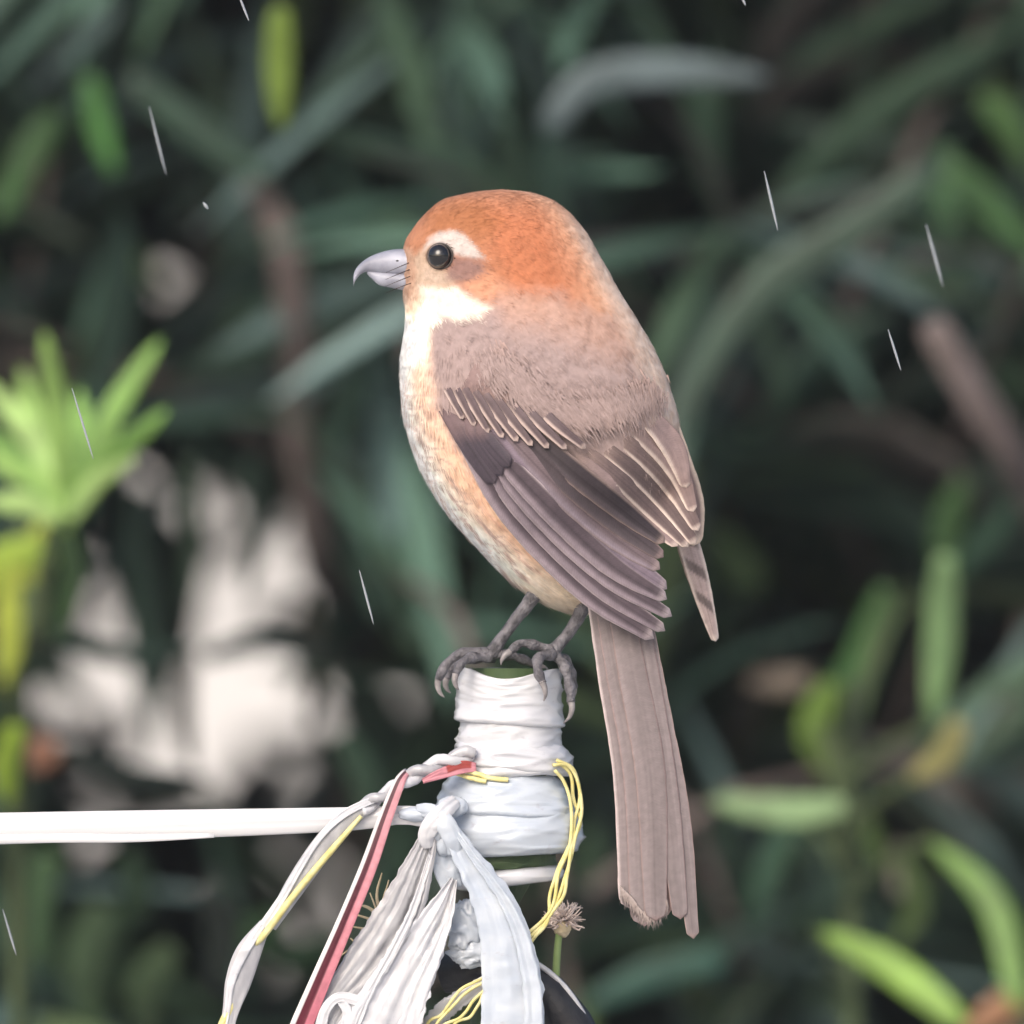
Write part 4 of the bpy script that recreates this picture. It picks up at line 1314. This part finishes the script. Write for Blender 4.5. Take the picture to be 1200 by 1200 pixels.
for i, (p, w, o_, d_, pl_) in enumerate(sec):
    feather(wing, p, w, 6, 5 + o_ * 0.6, d_, pl_, 0.14, True, seed=10 + i, side=1, ramp=0.5, arch=0.9, mid=lin(142, 125, 130) if i < 2 else lin(86, 74, 76))
MANT = lin(166, 138, 126)
ter = [([(622, 498), (690, 550), (746, 600), (794, 640)], [14, 20, 22, 10], 13, lin(146, 122, 117)), ([(634, 494), (704, 544), (762, 596), (806, 641)], [14, 18, 21, 10], 14, lin(112, 92, 88)), ([(656, 490), (722, 536), (776, 585), (815, 638)], [14, 18, 22, 11], 15, lin(106, 87, 83)),
       ([(680, 484), (742, 526), (786, 568), (818, 622)], [16, 20, 24, 12], 16, lin(116, 95, 90)), ([(704, 474), (756, 512), (792, 550), (812, 600)], [18, 24, 26, 12], 17, lin(136, 112, 106)), ([(728, 462), (766, 496), (790, 528), (804, 572)], [20, 26, 28, 12], 18, lin(150, 125, 119))]
for i, (p, w, o_, d_) in enumerate(ter):
    feather(wing, p, w, -14, o_, d_, lin(218, 192, 176), 0.30, False, seed=20 + i, side=1, tip=0.25, basecol=MANT, basefade=0.42, ramp=0.6, arch=0.9, rachis=0.85)
# greater coverts with pale fringes
gc = [([(509, 424), (524, 456), (543, 492)], 9), ([(516, 424), (536, 460), (557, 500)], 10), ([(524, 424), (548, 464), (573, 508)], 11), ([(533, 426), (561, 468), (590, 514)], 11), ([(544, 430), (575, 474), (607, 518)], 12), ([(556, 434), (590, 480), (624, 523)], 12),
      ([(570, 438), (607, 484), (643, 526)], 12), ([(586, 443), (625, 489), (664, 527)], 12), ([(604, 448), (645, 492), (686, 526)], 12)]
for i, (p, w) in enumerate(gc):
    feather(wing, p, [w * 0.8, w * 1.05, w * 0.6], -8, 11 + i * 0.5, lin(100, 82, 82), lin(204, 176, 163), 0.50, False, seed=40 + i, tip=0.4, n=30, k=13, ramp=0.7, basecol=lin(150, 126, 121) if i > 1 else lin(130, 106, 106), basefade=0.5, arch=0.5, side=1, rachis=0.95)
# dark primary coverts at the wing's edge
for i, (p, w) in enumerate([([(522, 478), (552, 526), (580, 567)], 20), ([(538, 484), (564, 524), (588, 557)], 20), ([(550, 490), (576, 524), (597, 547)], 20)]):
    feather(wing, p, [w * 0.9, w * 1.1, w * 0.9], 2, 9 + i * 0.8, lin(76, 65, 71), lin(104, 90, 94), 0.10, True, seed=50 + i, n=26, k=11, tip=0.2, basecol=lin(118, 95, 94), basefade=0.5)

# soft scapulars lapping over the feather bases
line = catmull([(572, 428), (605, 448), (640, 480), (680, 490), (720, 480), (748, 468), (764, 476)], 200)
nsc = 9000
ii_ = rng.integers(0, 200, nsc)
sp_ = line[ii_] + rng.normal(0, 1, (nsc, 2)) * np.array((9, 9)) - np.array((3, 6))
liftd = rng.uniform(1, 10, nsc) * np.interp(line[ii_, 0], [572, 610, 780], [0.5, 1, 1])
sz = wing_depth(sp_[:, 0], sp_[:, 1]) - liftd
g1 = (wing_depth(sp_[:, 0] + 2, sp_[:, 1]) - wing_depth(sp_[:, 0] - 2, sp_[:, 1])) / 4
g2 = (wing_depth(sp_[:, 0], sp_[:, 1] + 2) - wing_depth(sp_[:, 0], sp_[:, 1] - 2)) / 4
sn = np.stack([g1, g2, -np.ones(nsc)], 1)
sn /= np.linalg.norm(sn, axis=1)[:, None]
barbs(np.stack([sp_[:, 0], sp_[:, 1], sz], 1), sn, body_color(np.minimum(sp_[:, 0] + 16, 735), sp_[:, 1] - 12, np.zeros(nsc)), wing, 0.5, 1.15)

# far wing: fringed tertials and the narrow tip beyond
fdep = lambda x, y: np.interp(y, [440, 520, 640, 760], [-10, -12, -20, 0]) + (x - 800) * 0.6
wing2 = feather(bird, [(780, 480), (797, 540), (811, 590), (812, 640)], [18, 26, 28, 22], 0, 6, lin(140, 114, 106), lin(228, 198, 174), 0.26, name='wing', depth=fdep, seed=60, tip=0.8)
for i, (p, w, o_) in enumerate([([(778, 500), (792, 548), (803, 596), (805, 640)], 22, 9), ([(782, 520), (796, 556), (804, 592), (806, 628)], 20, 11)]):
    feather(wing2, p, [w * 0.8, w, w, w * 0.8], 0, o_, lin(134, 108, 98), lin(228, 196, 170), 0.28, depth=fdep, seed=61 + i, tip=0.8)
feather(wing2, [(802, 620), (816, 668), (828, 712), (839, 752)], [26, 25, 19, 9], 0, 2, lin(192, 164, 154), lin(228, 204, 188), 0.24, depth=fdep, seed=70, barred=22, tip=0.5)
feather(wing2, [(796, 610), (806, 650), (818, 690), (830, 728)], [20, 20, 16, 10], 0, -2, lin(120, 96, 92), lin(190, 164, 148), 0.2, depth=fdep, seed=71)

# tail
tdep = lambda x, y: np.interp(y, [640, 720, 900, 1100], [-52, -50, -62, -70]) + ((x - np.interp(y, [700, 1100], [725, 772])) / 40) ** 2 * 3
tail = feather(bird, [(716, 672), (737, 780), (751, 880), (764, 980), (768, 1078)], [40, 48, 52, 54, 44], 0, 0, lin(140, 112, 106), lin(176, 148, 138), 0.10, name='tail', depth=tdep, seed=80, n=60)
tl = [([(694, 668), (713, 790), (732, 910), (739, 1064)], [22, 26, 28, 28], 3, lin(206, 184, 178), 1), ([(744, 680), (772, 830), (796, 960), (812, 1099)], [22, 26, 26, 14], 3.6, lin(176, 148, 138), -1), ([(703, 668), (726, 790), (748, 910), (755, 1084)], [24, 32, 36, 34], 5, lin(156, 130, 125), 1),
      ([(738, 676), (762, 810), (782, 940), (797, 1076)], [24, 28, 28, 18], 6, lin(156, 130, 124), -1), ([(718, 668), (741, 790), (762, 910), (768, 1078)], [26, 34, 36, 26], 7.4, lin(154, 128, 122), 1)]
for i, (p, w, o_, pl_, sd3) in enumerate(tl):
    feather(tail, p, w, 0, o_, lin(131, 116, 113), pl_, 0.07 if i else 0.2, True, name='tail_feather', depth=tdep, seed=81 + i, n=60, tip=0.12, rachis=0.86, mid=lin(139, 123, 120), side=sd3, arch=0.7)
# wispy barbs on the tail tips
wb = []
for i in range(170):
    x0 = rng.uniform(726, 780)
    y0 = np.interp(x0, [726, 740, 752, 766, 780], [1048, 1062, 1078, 1078, 1062]) - 4
    wb.append(tube([(x0, y0 - 8, -74), (x0 + rng.normal(1, 1), y0, -75), (x0 + rng.normal(2, 2.5), y0 + rng.uniform(3, 16), -74)], [1.1, 0.8, 0.15], 4, 3))
tag(build('tail_barbs', *merge(wb), mottled('barb', (0.27, 0.22, 0.21), (0.40, 0.34, 0.32), 500, 0.8), tail), kind='stuff')

# legs: shank and toes one surface each, claws apart
m_leg = mottled('scaly_skin', (0.055, 0.052, 0.058), (0.20, 0.19, 0.21), 420, 0.42, 0.5, 1200)
m_claw = mottled('claw', (0.16, 0.145, 0.15), (0.36, 0.33, 0.33), 400, 0.35)


def knuckled(path, r0, r1, n=26, seed=0):
    q = catmull(np.asarray(path, float), n)
    t = np.linspace(0, 1, n)
    rad = (r0 + (r1 - r0) * t) * 0.84
    rad = rad * (1 + 0.16 * np.sin(t * 17 + seed))
    return tube(q, rad, n, 10, 0.12, seed)


def leg(shank, srad, toes, claws):
    parts = [tube(shank, srad, 30, 12, 0.10, 2)]
    for i, (tp, r0, r1) in enumerate(toes):
        parts.append(knuckled(tp, r0, r1, seed=i))
    o = build('leg', *merge(parts), m_leg, bird)
    for c_ in claws:
        build('claw', *tube(c_, [4.2, 3.6, 2.4, 0.6], 14, 9), m_claw, o)
    return o


leg([(640, 672, -18), (622, 703, -22), (604, 726, -27), (588, 748, -31), (574, 768, -34)], [12, 8.5, 7.2, 7.0, 9.5],
    [([(576, 768, -34), (556, 764, -40), (536, 768, -44), (522, 780, -46), (514, 796, -44)], 8.5, 6.2), ([(574, 770, -36), (552, 770, -56), (540, 778, -68), (534, 790, -74)], 7.5, 5.8),
     ([(578, 770, -32), (552, 772, -16), (532, 780, -8), (524, 794, -4)], 7.5, 5.6), ([(578, 766, -34), (598, 768, -30), (616, 774, -24), (630, 781, -18)], 7.5, 5.6)],
    [[(514, 794, -44), (513, 803, -43), (516, 812, -42), (521, 817, -41)], [(534, 789, -74), (533, 797, -75), (535, 804, -75), (538, 808, -74)], [(524, 793, -4), (522, 801, -3), (524, 808, -2), (528, 812, -1)], [(630, 780, -18), (637, 783, -15), (642, 788, -13), (644, 794, -12)]])
leg([(690, 690, -24), (682, 714, -28), (670, 736, -32), (656, 754, -36), (646, 764, -38)], [12, 8.5, 7.2, 7.2, 9.5],
    [([(648, 764, -40), (628, 756, -44), (610, 754, -48), (597, 764, -52)], 8.0, 5.6), ([(647, 766, -42), (632, 770, -60), (630, 784, -72), (636, 800, -76)], 8.2, 6.2),
     ([(650, 766, -38), (662, 782, -46), (667, 802, -50), (669, 822, -52)], 8.4, 6.4), ([(650, 766, -36), (664, 776, -24), (670, 792, -14), (672, 806, -10)], 7.8, 5.8)],
    [[(598, 763, -52), (592, 767, -54), (588, 773, -55), (587, 779, -55)], [(635, 798, -76), (638, 806, -77), (639, 814, -77), (637, 821, -76)], [(669, 820, -52), (670, 830, -53), (667, 840, -54), (660, 847, -55)], [(672, 804, -10), (672, 812, -9), (669, 820, -9), (665, 825, -9)]])

# ------------------------------------------------------------------ falling rain
m_drop, nt, b_ = new_mat('rain_water')
b_.inputs['Base Color'].default_value = (0.45, 0.48, 0.52, 1)
b_.inputs['Roughness'].default_value = 0.25
b_.inputs['Transmission Weight'].default_value = 0.35
b_.inputs['IOR'].default_value = 1.33
drops = [((279, -8), (292, 25), 2.6, 'raindrop at the top edge left of the upright yellow-green leaf'), ((896, 200), (912, 270), 3.0, 'raindrop above the long arching leaf right of the bird'), ((1041, 386), (1056, 434), 2.6, 'raindrop right of the bird at shoulder height'),
         ((85, 455), (110, 538), 2.4, 'raindrop in front of the bright shoot at the left edge'), ((421, 668), (438, 732), 2.6, 'raindrop left of the belly in front of the dark leaves'), ((868, -8), (874, 6), 2.6, 'raindrop cut by the top edge above the pale leaf'),
         ((170, 120), (190, 200), 2.6, 'faint raindrop left of the slanting dark green leaf'), ((1092, 258), (1112, 332), 3.2, 'faint raindrop below the green leaf cluster at upper right'), ((2, 1066), (18, 1120), 2.6, 'raindrop at the left edge near the bottom'), ((237, 236), (243, 244), 3.6, 'tiny round raindrop above the pale gap at upper left')]
for i, (p0, p1, r_, lab) in enumerate(drops):
    dd_ = [-20, 30, 10, -30, 0, 20, 260, 320, 40, 60][i]
    pa, pb = np.array((*p0, dd_), float), np.array((*p1, dd_), float)
    path = [pa + (pb - pa) * t for t in (0, 0.25, 0.5, 0.75, 1)]
    r_ *= 0.52
    v, f = tube(path, [r_ * 0.25, r_ * 0.8, r_, r_ * 0.9, r_ * 0.3], 12, 8)
    tag(build('raindrop', v, f, m_drop), lab, 'raindrop', 'falling raindrops')

# ------------------------------------------------------------------ thin rain haze, added to lift the dark background tones
m_haze = bpy.data.materials.new('tone_lift_haze')
m_haze.use_nodes = True
hn = m_haze.node_tree
hn.nodes.remove(hn.nodes['Principled BSDF'])
pv = hn.nodes.new('ShaderNodeVolumePrincipled')
pv.inputs['Color'].default_value = (0.86, 0.92, 1.0, 1)
pv.inputs['Density'].default_value = 0.0032
hn.links.new(pv.outputs[0], hn.nodes['Material Output'].inputs['Volume'])
hz = build('haze', *box(-170, 170, -167, 173, -1.2, 4.3), m_haze, smooth=False)
tag(hz, kind='stuff')
